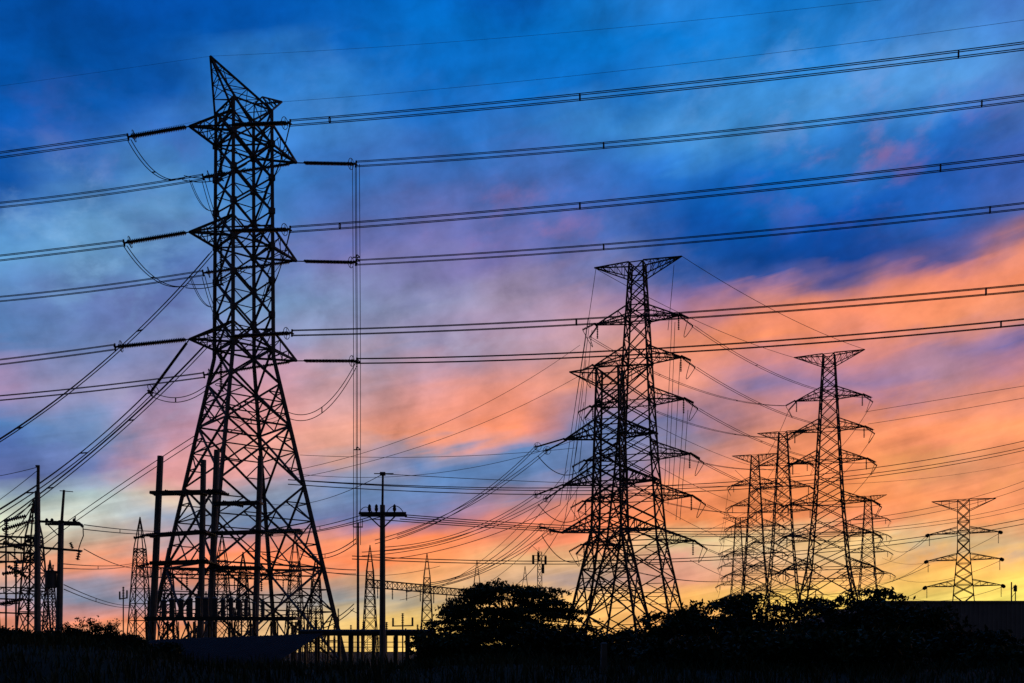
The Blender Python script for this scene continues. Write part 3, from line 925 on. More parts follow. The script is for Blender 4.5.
p1 = thing('utility_pole', 'concrete pole with pin-insulator crossarm and thin mast, right of the tall vertical cables', 'pole', pole_base(382.5, 51))
zt = at(383, 505, 51).z; zm = at(383, 473, 51).z; za = at(383, 514, 51).z
MB().bar((0, 0, 0), (0, 0, zt), .34, .26, 8).obj('shaft', 'concrete', p1)
mb = MB(); mb.bar((0, 0, zt), (.02, 0, zm), .13, .11, 6); mb.bar((-.42, 0, zm - .03), (.55, 0, zm - .03), .05); mb.box((-.12, -.1, zm - .12), (.14, .1, zm + .04)); mb.obj('mast', 'galv', p1)
mb = MB(); mb.bar((-1.12, -.22, za), (1.2, -.22, za), .16); mb.bar((-1.1, .2, za - .05), (1.2, .2, za - .05), .14)
mb.bar((-.8, -.22, za), (0, -.1, za - .75), .07); mb.bar((.8, -.22, za), (0, -.1, za - .75), .07); mb.obj('crossarm', 'galv', p1)
for x in (-.62, -.28, .62):
    MB().rings((x, -.2, za + .06), (x, -.2, za + .46), [(0, .05), (.15, .05), (.2, .085), (.5, .09), (.55, .07), (.8, .08), (.9, .05), (1, .02)]).obj('pin_insulator', 'porcelain', p1)
for x0, x1, h in ((-1.15, -.45, .36), (.2, 1.1, .42)):
    pts = [Vector((x0 + (x1 - x0) * i / 12, -.25, za - .05 + h * math.sin(math.pi * i / 12) ** .7)) for i in range(13)]
    MB().tube(pts, .02).obj('jumper_loop', 'wire', p1)

p2 = thing('utility_pole', 'tall plain dark pole near the left edge', 'pole', pole_base(37.5, 60))
z2 = at(38, 492, 60).z; z2t = at(38, 466, 60).z
MB().bar((0, 0, 0), (0, 0, z2), .40, .30, 8).obj('shaft', 'concrete', p2)
mb = MB(); mb.bar((.02, 0, z2 - .5), (.05, 0, z2t), .2, .17, 6); mb.bar((-.1, 0, z2t), (.12, 0, z2t), .12); mb.obj('mast', 'galv', p2)

p3 = thing('utility_pole', 'pole carrying a transformer and two crossarms, left of the concrete frames', 'pole', pole_base(58, 58))
z3 = at(60, 524, 58).z; z3t = at(63, 490, 58).z
MB().bar((0, 0, 0), (.18, 0, z3 + .2), .40, .30, 8).obj('shaft', 'concrete', p3)
mb = MB(); mb.bar((.2, 0, z3), (.34, 0, z3t), .16, .13, 6); mb.bar((.1, 0, z3t - .04), (.85, 0, z3t - .1), .05); mb.obj('mast', 'galv', p3)
mb = MB(); mb.bar((-.95, -.2, z3 + .12), (1.25, -.2, z3 + .05), .15); mb.bar((-.8, .2, z3 + .02), (1.3, .2, z3 - .02), .14)
mb.bar((-.6, -.2, z3 + .06), (.1, -.1, z3 - .7), .06); mb.bar((1.25, -.2, z3 + .05), (1.5, -.2, z3 - .18), .16); mb.obj('crossarm', 'galv', p3)
zl = at(60, 549, 58).z
mb = MB(); mb.bar((-.95, -.2, zl + .08), (1.35, -.2, zl - .12), .13); mb.bar((-.9, .16, zl + .06), (1.3, .16, zl - .1), .12); mb.obj('crossarm', 'galv', p3)
mb = MB(); mb.insulator((1.3, -.2, zl - .1), (1.18, -.2, zl - .65), .13, .12); mb.obj('insulator_string', 'porcelain', p3)
mb = MB(); mb.insulator((.92, -.2, zl), (.78, -.2, zl + .35), .1, .1); mb.obj('insulator_string', 'porcelain', p3)
for x in (-.55, -.25, 1.0):
    MB().rings((x, -.2, z3 + .1), (x, -.2, z3 + .3), [(0, .04), (.3, .09), (.7, .08), (1, .03)]).obj('pin_insulator', 'porcelain', p3)
pts = [Vector((1.5, -.2, z3 - .18)), Vector((1.52, -.2, z3 - .7)), Vector((1.35, -.2, zl + .3)), Vector((1.25, -.2, zl - .05))]
MB().tube(pts, .03).obj('jumper_loop', 'wire', p3)
zx0, zx1 = at(50, 588, 58).z, at(50, 571, 58).z
tr = MB().rings((-.36, -.1, zx0), (-.36, -.1, zx1), [(0, .27), (.04, .31), (.5, .31), (.94, .31), (.96, .34), (1, .34), (1.02, .2)], 14).obj('transformer_tank', 'tank', p3)
for x in (-.5, -.25): MB().insulator((x, -.1, zx1), (x + .02, -.1, zx1 + .35), .07, .09).obj('bushing', 'porcelain', tr)
mb = MB(); mb.bar((-.36, 0, zx0 + .1), (.1, 0, zx0 + .1), .09); mb.bar((-.36, 0, zx1 - .1), (.1, 0, zx1 - .1), .09); mb.obj('bracket', 'galv', p3)


# two leaning concrete portal frames before the tall pylon
def portal(px0b, px0t, y0t, px1b, px1t, y1t, Y, beams, label):
    b0 = pole_base((px0b + px1b) / 2, Y)
    root = thing('portal_frame', label, 'pole frame', b0, 0, 'leaning concrete portal frames')
    for (pb, pt, yt, w) in ((px0b, px0t, y0t, .62), (px1b, px1t, y1t, .56)):
        a = pole_base(pb, Y) - b0; c = at(pt, yt, Y) - b0
        MB().bar(a, c, w, w * .82, 10).obj('pole', 'concrete', root)
    for (xa, ya, xb, yb, w) in beams:
        a = at(xa, ya, Y - .5) - b0; c = at(xb, yb, Y - .5) - b0
        mb = MB(); mb.bar(a, c, w); mb.bar(a + Vector((0, 1.0, 0)), c + Vector((0, 1.0, 0)), w)
        n = max(2, int((c - a).length / 1.6))
        for i in range(n + 1): mb.bar(a.lerp(c, i / n), a.lerp(c, i / n) + Vector((0, 1.0, 0)), w * .5)
        o = mb.obj('beam', 'galv', root)
        for i in (0.2, .5, .8):
            q = a.lerp(c, i)
            s = random.choice((-1, 1))
            MB().insulator(q + Vector((0, 0, .1)), q + Vector((s * 1.9, -.4, -.35)), .16, .16, 8).obj('insulator_string', 'porcelain', o)
    return root


portal(150.5, 160.5, 456, 200, 203.5, 460, 86, [(150, 492.5, 222, 491, .3), (146, 535, 206, 531, .28), (150, 563, 208, 561, .34)], 'leaning concrete portal frame left of the tallest pylon, its left pole standing clear')
portal(209, 217, 450, 254, 260.5, 456, 88, [(213, 503, 260, 502, .26), (204, 533, 300, 530, .28), (210, 567, 262, 568, .32)], 'leaning concrete portal frame between the legs of the tallest pylon')

# capacitor bank on an elevated platform
Yc = 80
cb = thing('capacitor_bank', 'row of dark upright cylinders on an elevated steel platform under the tallest pylon', 'electrical equipment', pole_base(222, Yc))
o0 = cb.location
zp = at(0, 617, Yc).z
xa, xb = at(148, 0, Yc).x - o0.x, at(298, 0, Yc).x - o0.x
mb = MB(); mb.box((xa, -.9, zp - .22), (xb, .9, zp)); mb.box((xa + .2, -1.0, zp - .32), (xb - .2, -.9, zp - .1)); mb.obj('platform', 'steel', cb)
for i in range(8):
    x = xa + (xb - xa) * (i + .1) / 7.3
    mb = MB(); mb.bar((x, -.7, 0), (x, -.7, zp - .35), .16); mb.bar((x, .7, 0), (x, .7, zp - .35), .16)
    x2 = min(xb, x + (xb - xa) / 7.3)
    mb.bar((x, -.7, zp - .4), (x2, -.7, .4), .09); mb.bar((x2, -.7, zp - .4), (x, -.7, .4), .09); mb.obj('leg', 'steel', cb)
for px, w, h in ((164, .42, 1.5), (172, .46, 1.6), (181, .46, 1.55), (190, .46, 1.65), (198, .5, 1.75), (206, .5, 1.7), (215, .46, 1.7), (223, .4, 1.6), (231, .4, 1.7), (239, .38, 1.55), (246, .34, 1.6), (254, .3, 1.3), (263, .3, 1.45)):
    x = at(px, 0, Yc).x - o0.x; h *= .92; w *= .9
    c = MB().rings((x, 0, zp), (x, 0, zp + h), [(0, w * .5), (.1, w * .55), (.12, w * .5), (.85, w * .5), (.87, w * .58), (.93, w * .58), (1, w * .2)], 12).obj('cylinder', 'tank', cb)
    MB().insulator((x, 0, zp + h), (x, 0, zp + h + .45), .1, .1, 8).obj('bushing', 'porcelain', c)


# ------------------------------------------------------------------ substation gantries
def spire_column(mbm, base, h, hw, spire, w):
    """tapered lattice column with a pointed top"""
    def hh(z): return hw + (hw * .42 - hw) * z / (h - spire)
    zs = [0]; z = 0
    while zs[-1] < h - spire - .5: zs.append(min(h - spire, zs[-1] + 2.0 * hh(zs[-1])))
    for i in range(4):
        mbm.bar(base + sq(hw, 0)[i], base + sq(hh(h - spire), h - spire)[i], w)
        mbm.bar(base + sq(hh(h - spire), h - spire)[i], base + Vector((0, 0, h)), w * .9)
    sub = MB(); xpanels(sub, [(z, hh(z)) for z in zs], w * .6, w * .55)
    o = len(mbm.v)
    mbm.v += [v + base for v in sub.v]; mbm.f += [tuple(i + o for i in f) for f in sub.f]
    t = hh(h - spire)
    for f in (.35, .65):
        q = [p.lerp(Vector((0, 0, h)), f) + base for p in sq(t, h - spire)]
        for i in range(4): mbm.bar(q[i], q[(i + 1) % 4], w * .5)


def truss(mbm, a, b, depth, width, w, bay=1.8):
    d = (b - a); n = max(3, int(d.length / bay)); d.normalize()
    lat = Vector((d.y, -d.x, 0)).normalized() * width * .5; up = Vector((0, 0, depth))
    c = [(lambda t, o=o: a.lerp(b, t) + o) for o in (lat, -lat, lat + up, -lat + up)]
    for k in c: mbm.bar(k(0), k(1), w)
    for i in range(n):
        t0, t1 = i / n, (i + 1) / n
        for lo, hi in ((0, 2), (1, 3)):
            mbm.bar(c[lo](t0), c[hi](t0), w * .7); mbm.bar(c[lo if i % 2 else hi](t0), c[hi if i % 2 else lo](t1), w * .7)
        mbm.bar(c[0](t0), c[1](t1), w * .6); mbm.bar(c[2](t0), c[3](t0), w * .6)


def gantry(label, cols, beams, hw=1.75, w=.22, m='far_steel', loc=None, drops=True):
    b0 = pole_base(*cols[0][:2])
    root = thing('substation_gantry', label, 'gantry', b0)
    pos = []
    for (px, Y, top) in cols:
        p = pole_base(px, Y); h = at(px, top, Y).z; pos.append(p)
        mb = MB(); spire_column(mb, p - b0, h, hw, h * .22, w); mb.obj('column', m, root)
    for (i, ei, j, ej, z, depth) in beams:
        a = (pos[i] if i is not None else Vector(ei)).copy(); b = (pos[j] if j is not None else Vector(ej)).copy()
        a.z = b.z = z
        mb = MB(); truss(mb, a - b0, b - b0, depth, 1.5, w * .8)
        o = mb.obj('beam', m, root)
        n = max(2, int((b - a).length / 5))
        if drops:
            for k in range(n):
                q = (a - b0).lerp(b - b0, (k + .5) / n)
                MB().insulator(q, q - Vector((0, 0, 2.4)), .2, .3, 6).obj('insulator_string', 'porcelain', o)
    return root


gantry('row of pointed lattice columns joined by a truss beam, behind the crossarm pole', [(370, 231, 545), (427, 250, 553), (477, 269, 560), (525, 288, 566)],
       [(0, None, 1, None, 16.4, 1.7), (1, None, 2, None, 16.2, 1.7), (2, None, 3, None, 16.2, 1.7)])
gantry('lattice gantry with a truss beam seen through the legs of the tallest pylon', [(140, 200, 517), (222, 207, 532), (295, 214, 534)],
       [(0, None, 1, None, 16.5, 1.9), (1, None, 2, None, 16.8, 1.9)], hw=2.1)
gantry('lattice gantry with heavy beams at the left edge', [(34, 165, 500), (-45, 160, 505)],
       [(0, None, 1, None, 16.2, 1.5), (0, None, 1, None, 19.0, 1.2)], hw=2.2, w=.26)
# clutter of switchgear by the left edge
sw = thing('switchgear_rack', 'dark rack of stacked insulators and busbars low at the left edge', 'electrical equipment', pole_base(14, 95))
o0 = sw.location
for px, t_ in ((-6, 534), (6, 520), (16, 560), (28, 600)):
    x = at(px, 0, 95).x - o0.x; zt_ = at(px, t_, 95).z
    mb = MB(); mb.bar((x, 0, 0), (x, 0, zt_ - 1.6), .15); mb.obj('post', 'steel', sw)
    MB().insulator((x, 0, zt_ - 1.6), (x + .05, 0, zt_), .24, .2, 8).obj('post_insulator', 'porcelain', sw)
for (x0, y0, x1, y1) in ((-20, 548, 42, 545), (-20, 598, 33, 600), (-20, 612, 40, 614), (-20, 564, 44, 559), (-20, 606, 20, 603)):
    mb = MB(); mb.bar(at(x0, y0, 95) - o0, at(x1, y1, 95) - o0, .17); mb.obj('busbar', 'galv', sw)
for (x0, y0, x1, y1) in ((4, 521, 26, 516), (2, 530, 34, 520), (3, 542, 24, 549), (8, 566, 28, 578), (2, 574, 22, 571), (0, 604, 24, 599)):
    MB().insulator(at(x0, y0, 94.5) - o0, at(x1, y1, 94.5) - o0, .2, .2, 8).obj('strain_insulator', 'porcelain', sw)
for (x0, y0, x1, y1, m_) in ((0, 536, 40, 512, 1), (0, 548, 40, 500, 2), (-20, 560, 38, 497, 2), (4, 522, 38, 494, 1), (6, 566, 60, 540, 2), (-10, 590, 36, 552, 3), (0, 604, 34, 584, 1.5), (16, 560, 36, 530, 2.5)):
    f = curve_fn(at(x0, y0, 94), at(x1, y1, 62), sag=m_ * .4)
    single('slack_lead', 'slack lead from the left-edge switchgear up to the plain left pole', 'wire', 'slack leads at the left edge', f, .035)

# many small post insulators and lattice pieces of the switchyard
rq = random.Random(77)
for k in range(34):
    px = rq.uniform(286, 432) if k < 20 else rq.uniform(120, 300)
    Y = rq.uniform(95, 150); top = rq.uniform(604, 642) if k < 20 else rq.uniform(585, 632)
    p = pole_base(px, Y); h = at(px, top, Y).z
    t = thing('insulator_post', 'small post with an insulator on top, low in the switchyard left of the umbrella tree' if k < 20 else 'small post with an insulator on top, behind the feet of the tallest pylon', 'electrical equipment', p, rq.uniform(0, 3),
              'small posts left of the umbrella tree' if k < 20 else 'small posts behind the tallest pylon')
    w = rq.choice((.14, .2, .28))
    MB().bar((0, 0, 0), (0, 0, h - 1.3), w).obj('post', 'steel', t)
    MB().insulator((0, 0, h - 1.3), (0, 0, h), .17, .18, 8).obj('insulator', 'porcelain', t)
    if k % 3 == 0:
        mb = MB(); mb.bar((-1.6, 0, h - 1.4), (1.6, 0, h - 1.4), .16); mb.bar((-1.5, 0, h - 1.4), (-1.5, 0, h - .5), .18); mb.bar((1.5, 0, h - 1.4), (1.5, 0, h - .5), .18); mb.obj('crossbar', 'galv', t)
gantry('low lattice gantry with two flat beams among the legs of the tallest pylon', [(168, 150, 548), (243, 152, 552), (316, 154, 556)],
       [(0, None, 1, None, 9.2, 1.1), (1, None, 2, None, 9.2, 1.1), (0, None, 1, None, 13.2, .9), (1, None, 2, None, 13.2, .9)], hw=1.3, w=.18)
gantry('low lattice gantry with one beam beyond the plain left pole', [(50, 190, 560), (-8, 186, 556)], [(0, None, 1, None, 12.5, 1.1)], hw=1.3, w=.2)
# telecom mast with panel antennas
tm = thing('telecom_mast', 'thin mast with panel antennas above the right side of the umbrella tree', 'mast', pole_base(539, 300))
mb = MB(); h = at(0, 552, 300).z
for i in range(3):
    a = 2 * math.pi * i / 3
    mb.bar((1.0 * math.cos(a), 1.0 * math.sin(a), 0), (.8 * math.cos(a), .8 * math.sin(a), h), .22)
    b = a + 2 * math.pi / 3
    for k in range(12):
        z0, z1 = h * k / 12, h * (k + 1) / 12
        mb.bar((.9 * math.cos(a), .9 * math.sin(a), z0), (.9 * math.cos(b), .9 * math.sin(b), z1), .13)
        mb.bar((.9 * math.cos(a), .9 * math.sin(a), z1), (.9 * math.cos(b), .9 * math.sin(b), z1), .12)
mb.obj('lattice_shaft', 'far_steel', tm)
for x, z in ((-1.7, -2.2), (1.9, -2.5), (-.2, -1.5), (1.2, -5)):
    mb = MB(); mb.box((x - .35, -.5, h + z - 1.3), (x + .35, -.2, h + z + 1.3)); mb.bar((0, 0, h + z), (x, -.2, h + z), .14); mb.obj('panel_antenna', 'galv', tm)
mb = MB(); mb.bar((-1.9, 0, h - 1.0), (2.2, 0, h - 1.0), .16); mb.bar((0, 0, h), (-2.4, 0, h + 2.2), .14); mb.bar((0, 0, h), (0, 0, h + 1.4), .14); mb.obj('antenna_frame', 'galv', tm)

# small antenna post by the distant pylon
ap_ = thing('antenna_post', 'short post with a small panel beside the distant right pylon', 'mast', pole_base(1013, 235))
h = at(0, 582, 235).z
mb = MB(); mb.bar((-.35, 0, 0), (-.35, 0, h), .25); mb.bar((.55, 0, 0), (.55, 0, h - .6), .2)
for k in range(10): mb.bar((-.35, 0, h * k / 10), (.55, 0, h * (k + 1) / 10 - .6), .1)
mb.obj('shaft', 'far_steel', ap_)
mb = MB(); mb.box((.1, -.3, h - 2.2), (.8, 0, h - .8)); mb.obj('panel', 'galv', ap_)

# elevated pipe bridge
Yb = 72
pb = thing('pipe_bridge', 'dark level pipe bridge on short posts left of the umbrella tree', 'pipe bridge', pole_base(372, Yb))
o0 = pb.location
x0, x1 = at(300, 0, Yb).x - o0.x, at(436, 0, Yb).x - o0.x
zb = at(0, 635, Yb).z; zt = at(0, 629.5, Yb).z
mb = MB(); mb.rings((x0, 0, (zb + zt) / 2), (x1, 0, (zb + zt) / 2), [(0, .2), (1, .2)], 12); mb.box((x0, -.5, zb - .05), (x1, .5, zb + .06)); mb.obj('pipe', 'steel', pb)
for i in range(12):
    x = x0 + (x1 - x0) * (i + .5) / 12
    mb = MB(); w = random.choice((.12, .2, .3)); mb.box((x - w / 2, -.25, 0), (x + w / 2, .25, zb - .05))
    mb.obj('post', 'steel', pb)
mb = MB()
for k in range(3): mb.bar((x0, .3, zb - .5 - .35 * k), (x1, .3, zb - .5 - .35 * k), .06)
for i in range(15):
    x = x0 + (x1 - x0) * (i + .35 * (i * 7 % 3)) / 15; mb.bar((x, .3, 0), (x, .3, zb), .045)
mb.obj('railing', 'galv', pb)

# ------------------------------------------------------------------ buildings
shed = thing('corrugated_shed', 'long building with a dark vertically ribbed metal wall at the right edge', 'building', (22.2, 62, 0))
Wd, Dp = 46, 18; zr = ZC + 49.5 * 62 / 1024
mb = MB()
nrib = 164
prof = []
for i in range(nrib):
    x0_, w_ = Wd * i / nrib, Wd / nrib
    prof += [(x0_, 0), (x0_ + w_ * .5, 0), (x0_ + w_ * .62, -.07), (x0_ + w_ * .88, -.07)]
prof.append((Wd, 0))
for x, d_ in prof: mb.v += [Vector((x, d_, 0)), Vector((x, d_, zr))]
for i in range(len(prof) - 1): mb.f.append((2*i, 2*i + 2, 2*i + 3, 2*i + 1))
o = len(mb.v)
for x in (0, Wd):
    mb.v += [Vector((x, .02, 0)), Vector((x, Dp, 0)), Vector((x, Dp, zr - .6)), Vector((x, .02, zr - .02))]
    mb.f.append((o, o + 1, o + 2, o + 3)); o += 4
mb.obj('wall', 'sheet', shed)
mb = MB(); mb.box((-.15, -.16, zr + .003), (Wd + .15, .1, zr + .1)); mb.obj('ridge_cap', 'sheet', shed)
mb = MB(); o = 0
mb.v += [Vector((-.1, .11, zr + .02)), Vector((Wd + .1, .11, zr + .02)), Vector((Wd + .1, Dp + .4, zr - .55)), Vector((-.1, Dp + .4, zr - .55))]; mb.f.append((0, 1, 2, 3))
mb.obj('roof', 'sheet', shed)

lsh = thing('low_shed', 'low roof panel, dim blue grey, in the shadow under the tallest pylon', 'building', pole_base(222, 60))
o0 = lsh.location
r0, r1 = at(118, 641, 62) - o0, at(323, 633.5, 62) - o0
e0, e1 = at(84, 678, 51) - o0, at(258, 674, 51) - o0
mb = MB(); n = 60; prof = []
for i in range(n):
    prof += [(i / n, 0), ((i + .6) / n, 0), ((i + .7) / n, .03), ((i + .9) / n, .03)]
prof.append((1, 0))
for k, up in prof:
    u = Vector((0, 0, up)); mb.v += [e0.lerp(e1, k) + u, r0.lerp(r1, k) + u]
for i in range(len(prof) - 1): mb.f.append((2*i, 2*i + 2, 2*i + 3, 2*i + 1))
mb.obj('roof', 'old_sheet', lsh)
for k in range(5):
    c = r0.lerp(r1, .02 + .24 * k)
    MB().bar((c.x, c.y, 0), c - Vector((0, 0, .05)), .14).obj('post', 'steel', lsh)


# ------------------------------------------------------------------ ground and grass
def ground_z(x, y):
    b = 0.
    b += 1.25 * math.exp(-((y - 37) / 9.0) ** 2)
    b += .12 * math.sin(x * .31 + 1) * math.exp(-((y - 37) / 12.0) ** 2) + .05 * math.sin(x * .9 + y * .4)
    lift = .8 / (1 + math.exp(max(-60, min(60, (x + 13.5) / 1.2))))
    return (b + lift * math.exp(-((y - 37) / 9.0) ** 2)) * (1 if y > 4 else 0) * min(1, y / 14 if y > 0 else 0)


xs = [-6000, -1500, -400, -160] + [-80 + 2 * i for i in range(81)] + [160, 400, 1500, 6000]
ys = [-3000, -200, -20, 0] + [4 + 2 * i for i in range(38)] + [90, 130, 200, 320, 600, 1500, 6000]
mb = MB()
for y in ys:
    for x in xs: mb.v.append(Vector((x, y, ground_z(x, y) - (.08 if y > 70 else 0))))
nx = len(xs)
for j in range(len(ys) - 1):
    for i in range(nx - 1): mb.f.append((j*nx + i, j*nx + i + 1, (j+1)*nx + i + 1, (j+1)*nx + i))
g = mb.obj('ground', 'soil'); setting(g)

rnd = random.Random(5)
mb = MB()


def blade(p, h, lean, w):
    a = rnd.uniform(0, math.tau); d = Vector((math.cos(a), math.sin(a), 0)); s = Vector((-d.y, d.x, 0)) * w
    o = len(mb.v); m = p + Vector((0, 0, h * .6)) + d * lean * .35
    mb.v += [p - s, p + s, m - s * .7, m + s * .7, p + Vector((0, 0, h)) + d * lean]
    mb.f += [(o, o+1, o+3, o+2), (o+2, o+3, o+4)]


for _ in range(26000):
    y = 24 + 26 * rnd.random(); x = rnd.uniform(-.56, .56) * y
    clump = .5 + .5 * math.sin(x * 1.3 + math.sin(y * .7) * 2) * math.sin(y * .9 + x * .23)
    h = rnd.uniform(.25, .6) * (.6 + .7 * clump)
    blade(Vector((x, y, ground_z(x, y) - .03)), h, rnd.uniform(.05, .4), rnd.uniform(.012, .03))
go = mb.obj('tall_grass', 'grass')
tag(go, 'dark tall grass covering the bank along the bottom of the picture', 'grass', None, 'stuff')


# ------------------------------------------------------------------ trees
def leaf_mesh(points, size, rnd, flat=.5, per=5, spread=1.2):
    mb = MB()
    for c in points:
        for _ in range(per):
            p = c + Vector((rnd.gauss(0, 1), rnd.gauss(0, 1), rnd.gauss(0, flat))) * size * spread
            n = Vector((rnd.gauss(0, 1), rnd.gauss(0, 1), rnd.gauss(0, 1) + .6)).normalized()
            a = n.orthogonal().normalized(); a.rotate(Matrix.Rotation(rnd.uniform(0, math.tau), 3, n)); b = n.cross(a)
            l = size * rnd.uniform(.6, 1.3); w = l * rnd.uniform(.35, .6)
            o = len(mb.v)
            mb.v += [p - a * l, p - b * w + a * l * .1, p + a * l, p + b * w + a * l * .1]
            mb.f.append((o, o+1, o+2, o+3))
    return mb


def tree(name, label, px, Y, top, halfw, seed, density=1., group=None, kind='bush', mat='leaf', bottom=.25, leaf=.13):
    rnd = random.Random(seed)
    base = pole_base(px, Y); base.z = ground_z(base.x, base.y) - .1
    H = at(px, top, Y).z - base.z; Rw = halfw / FPX * Y
    root = thing(name, label, 'tree', base, 0, group)
    tr = MB()
    pts = []
    fork = Vector((rnd.uniform(-.1, .1), 0, H * (.3 if kind == 'bush' else .38)))
    tr.bar((0, 0, -.2), fork, .05 * H + .08, .04 * H + .05, 8)
    nl = 12 if kind == 'bush' else 17
    for i in range(nl):
        a = i * 2.399 + rnd.uniform(-.4, .4)
        if kind == 'bush':
            rr = Rw * rnd.uniform(.35, 1.0)
            zz = H * (bottom + (1 - bottom) * rnd.uniform(.2, 1) * math.sqrt(max(.1, 1 - (rr / Rw) ** 2 * .75)))
        else:
            rr = Rw * (i + 1.2) / (nl + 1); zz = H * (1.0 - .72 * (rr / Rw) ** 1.8 * rnd.uniform(.75, 1.2)) - rnd.uniform(0, .25)
        end = Vector((math.cos(a) * rr, math.sin(a) * rr * .8, zz))
        mid = fork.lerp(end, .55) + Vector((rnd.uniform(-.2, .2), rnd.uniform(-.2, .2), .12 * H))
        tr.bar(fork, mid, .028 * H, .018 * H, 6); tr.bar(mid, end, .018 * H, .006 * H, 5)
        for j in range(4):
            e2 = mid.lerp(end, rnd.uniform(.2, 1)) + Vector((rnd.gauss(0, .25), rnd.gauss(0, .25), rnd.gauss(.1, .12))) * (Rw * .4)
            if e2.z > H: e2.z = H - rnd.uniform(0, .2)
            tr.bar(mid.lerp(end, .4), e2, .012 * H, .004 * H, 4)
            n = int((26 if kind == 'bush' else 46) * density)
            for _ in range(n):
                if kind == 'bush':
                    q = e2 + Vector((rnd.gauss(0, .32), rnd.gauss(0, .32), rnd.gauss(0, .2))) * (Rw * .5)
                else:
                    q = e2 + Vector((rnd.gauss(0, .34), rnd.gauss(0, .34), rnd.gauss(0, .055))) * (Rw * .42)
                    q.z -= .16 * ((q - e2).xy.length) ** 1.3
                if q.z > .15: pts.append(q)
    # inner mass
    for _ in range(int(260 * density)):
        a = rnd.uniform(0, math.tau); r = Rw * math.sqrt(rnd.random()) * .9
        pts.append(Vector((math.cos(a) * r, math.sin(a) * r * .7, H * rnd.uniform(.05, .62) * (1 - .45 * (r / Rw) ** 2))))
    if kind != 'bush':
        pts = []
        for k in range(210):
            a = rnd.uniform(0, math.tau); r = Rw * math.sqrt(rnd.random()) * 1.0
            top_ = 1.0 - .76 * (r / Rw) ** 1.9
            dep = 0 if k < 95 else rnd.uniform(.1, .75)
            c = Vector((math.cos(a) * r, math.sin(a) * r * .75, H * top_ * (1 - dep) * rnd.uniform(.94, 1.03)))
            pr = rnd.uniform(.35, .85); out = Vector((math.cos(a), math.sin(a), 0)); tw = rnd.uniform(-.15, .3)
            if k < 150: tr.bar(Vector((0, 0, H * .3)).lerp(c, .35), c, .035, .012, 4)
            for _ in range(62):
                b = rnd.uniform(0, math.tau); q = pr * math.sqrt(rnd.random())
                v = Vector((math.cos(b), math.sin(b), 0)) * q
                o_ = v.dot(out)
                pts.append(c + v + out * (o_ * .5 if o_ > 0 else 0) + Vector((0, 0, rnd.gauss(0, .035) - .22 * o_ * (1 + .6 * o_) * (.5 + tw))))
    if kind != 'bush':
        for _ in range(2600):
            a = rnd.uniform(0, math.tau); r = Rw * math.sqrt(rnd.random()) * 1.02
            top_ = .97 - .72 * (r / Rw) ** 2
            pts.append(Vector((math.cos(a) * r, math.sin(a) * r * .7, H * top_ * (1 - .95 * rnd.random()))))
    # a few sprays that stand out of the outline
    for _ in range(18 if kind == 'bush' else 16):
        a = rnd.uniform(0, math.tau); r = Rw * rnd.uniform(.3, 1.0)
        if kind == 'bush': c = Vector((math.cos(a) * r, math.sin(a) * r * .6, H * (.55 + .45 * math.sqrt(max(0, 1 - (r / Rw) ** 2)))))
        else: c = Vector((math.cos(a) * r * 1.05, math.sin(a) * r * .6, H * (1 - .6 * (r / Rw) ** 1.6)))
        d = Vector((math.cos(a), math.sin(a), rnd.uniform(-.1, .5)))
        for j in range(10): pts.append(c + d * (.07 * j) + Vector((rnd.gauss(0, .05), rnd.gauss(0, .05), -.004 * j * j)))
    tr.obj('trunk', 'bark', root)
    leaf_mesh(pts, leaf, rnd, .5, 4 if kind == 'bush' else 4).obj('crown', mat, root)
    return root


tree('umbrella_tree', 'wide umbrella-shaped dark tree with layered feathery foliage in the centre', 510, 46, 580, 92, 3, 1.25, None, 'umbrella', leaf=.085)
TG = 'trees along the right foreground'
TREES = [
    (637, 47, 630, 36, 'low dark bushy tree in front of the foot of the crowded pylons'),
    (673, 44, 611, 40, 'bushy tree right beside the foot of the T-topped pylon'),
    (712, 46, 600, 40, 'bushy tree with ragged top left of the flat-topped slim pylon'),
    (742, 48, 594, 34, 'ragged tree top in front of the slim pylons'),
    (788, 45, 603, 46, 'dense tree below the largest right pylon'),
    (832, 49, 598, 38, 'tree partly hiding the right foot of the largest right pylon'),
    (868, 46, 588, 42, 'highest bushy tree of the right row, bright gaps in its crown'),
    (908, 44, 603, 46, 'rounded tree in front of the left end of the ribbed metal wall'),
    (962, 41, 632, 46, 'low tree in front of the ribbed metal wall'),
    (1016, 38, 652, 40, 'low bush at the lower right corner'),
    (590, 42, 642, 36, 'low bush at the right foot of the umbrella tree'),
    (446, 43, 637, 30, 'low bush at the left foot of the umbrella tree'),
    (545, 42, 632, 40, 'low bush in front of the right half of the umbrella tree'),
    (770, 38, 634, 60, 'broad low bush in front of the dense right trees'),
    (690, 37, 645, 55, 'broad low bush in front of the crowded pylons and trees'),
    (860, 37, 632, 55, 'broad low bush under the highest right tree'),
]
for i, (px, Y, top, hw, lab) in enumerate(TREES):
    tree('leafy_tree', lab, px, Y, top, hw, 40 + i, .8 if top < 630 else .7, TG, 'bush', 'leaf' if i % 2 else 'leaf2', leaf=.12)
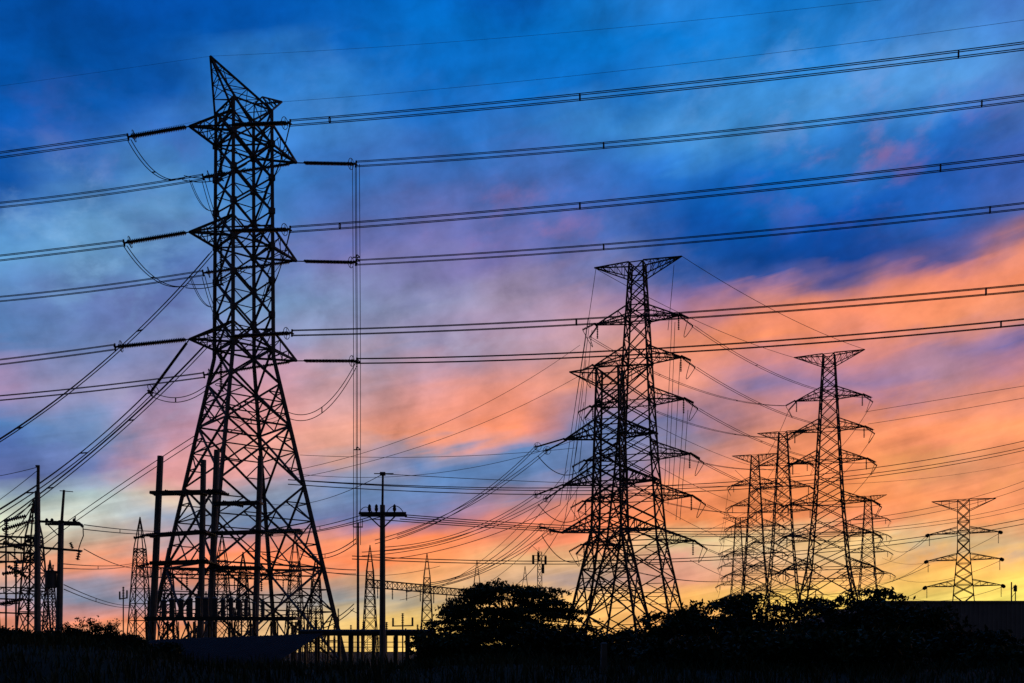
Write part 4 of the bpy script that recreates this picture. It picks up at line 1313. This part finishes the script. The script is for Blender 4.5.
# weeds on the left bank
for i, (px, top, hw) in enumerate(((72, 622, 12), (92, 616, 10), (110, 621, 9), (116, 634, 10), (14, 630, 18), (52, 634, 10), (134, 641, 12), (168, 645, 10), (34, 634, 14), (80, 632, 13), (102, 636, 14), (4, 633, 12), (122, 637, 16))):
    lab = ['feathery weed at the foot of the transformer pole', 'taller feathery weed standing clear on the left bank', 'drooping weed right of the taller feathery weed', 'low weed between the drooping weed and the lattice gantry',
           'dark shrub at the left edge of the bank', 'low shrub between the two left poles', 'low shrub in front of the lattice gantry', 'low shrub in front of the left concrete frame',
           'low ragged shrub at the foot of the plain left pole', 'low shrub just right of the foot of the transformer pole', 'dark low shrub under the taller feathery weed', 'low shrub cut by the left edge below the switchgear', 'broad low shrub under the drooping weed'][i]
    rnd = random.Random(90 + i); Y = 40
    b = pole_base(px, Y); b.z = ground_z(b.x, b.y); Hh = at(px, top, Y).z - b.z; Rw = hw / FPX * Y
    root = thing('weed_plant', lab, 'plant', b, 0, 'weeds and shrubs on the left bank')
    st = MB(); pts = []
    for k in range(7 if i < 4 else 12):
        e = Vector((rnd.uniform(-1, 1) * Rw, rnd.uniform(-.4, .4), Hh * rnd.uniform(.6, 1)))
        m = e * .5 + Vector((rnd.uniform(-.1, .1), 0, .15))
        st.bar((0, 0, 0), m, .03, .022); st.bar(m, e, .022, .01)
        for j in range(34): pts.append(m.lerp(e, rnd.uniform(0, 1.05)) + Vector((rnd.gauss(0, .10), rnd.gauss(0, .1), rnd.gauss(0, .07))))
        if i > 3:
            for j in range(30): pts.append(Vector((rnd.uniform(-1, 1) * Rw, rnd.uniform(-.5, .5), rnd.uniform(0, .7) * Hh)))
    st.obj('stem', 'bark', root)
    leaf_mesh(pts, .045 if i < 4 else .08, rnd, .5, 4).obj('foliage', 'leaf2', root)

post = thing('concrete_post', 'short grey concrete post in the grass below the crowded pylons', 'post', at(604, 683, 33) * 1)
post.location.z = ground_z(post.location.x, post.location.y)
MB().bar((0, 0, -.2), (0, 0, .95), .26, .22).obj('shaft', 'concrete', post)
MB().bar((0, 0, .95), (0, 0, 1.0), .25, .12).obj('cap', 'concrete', post)
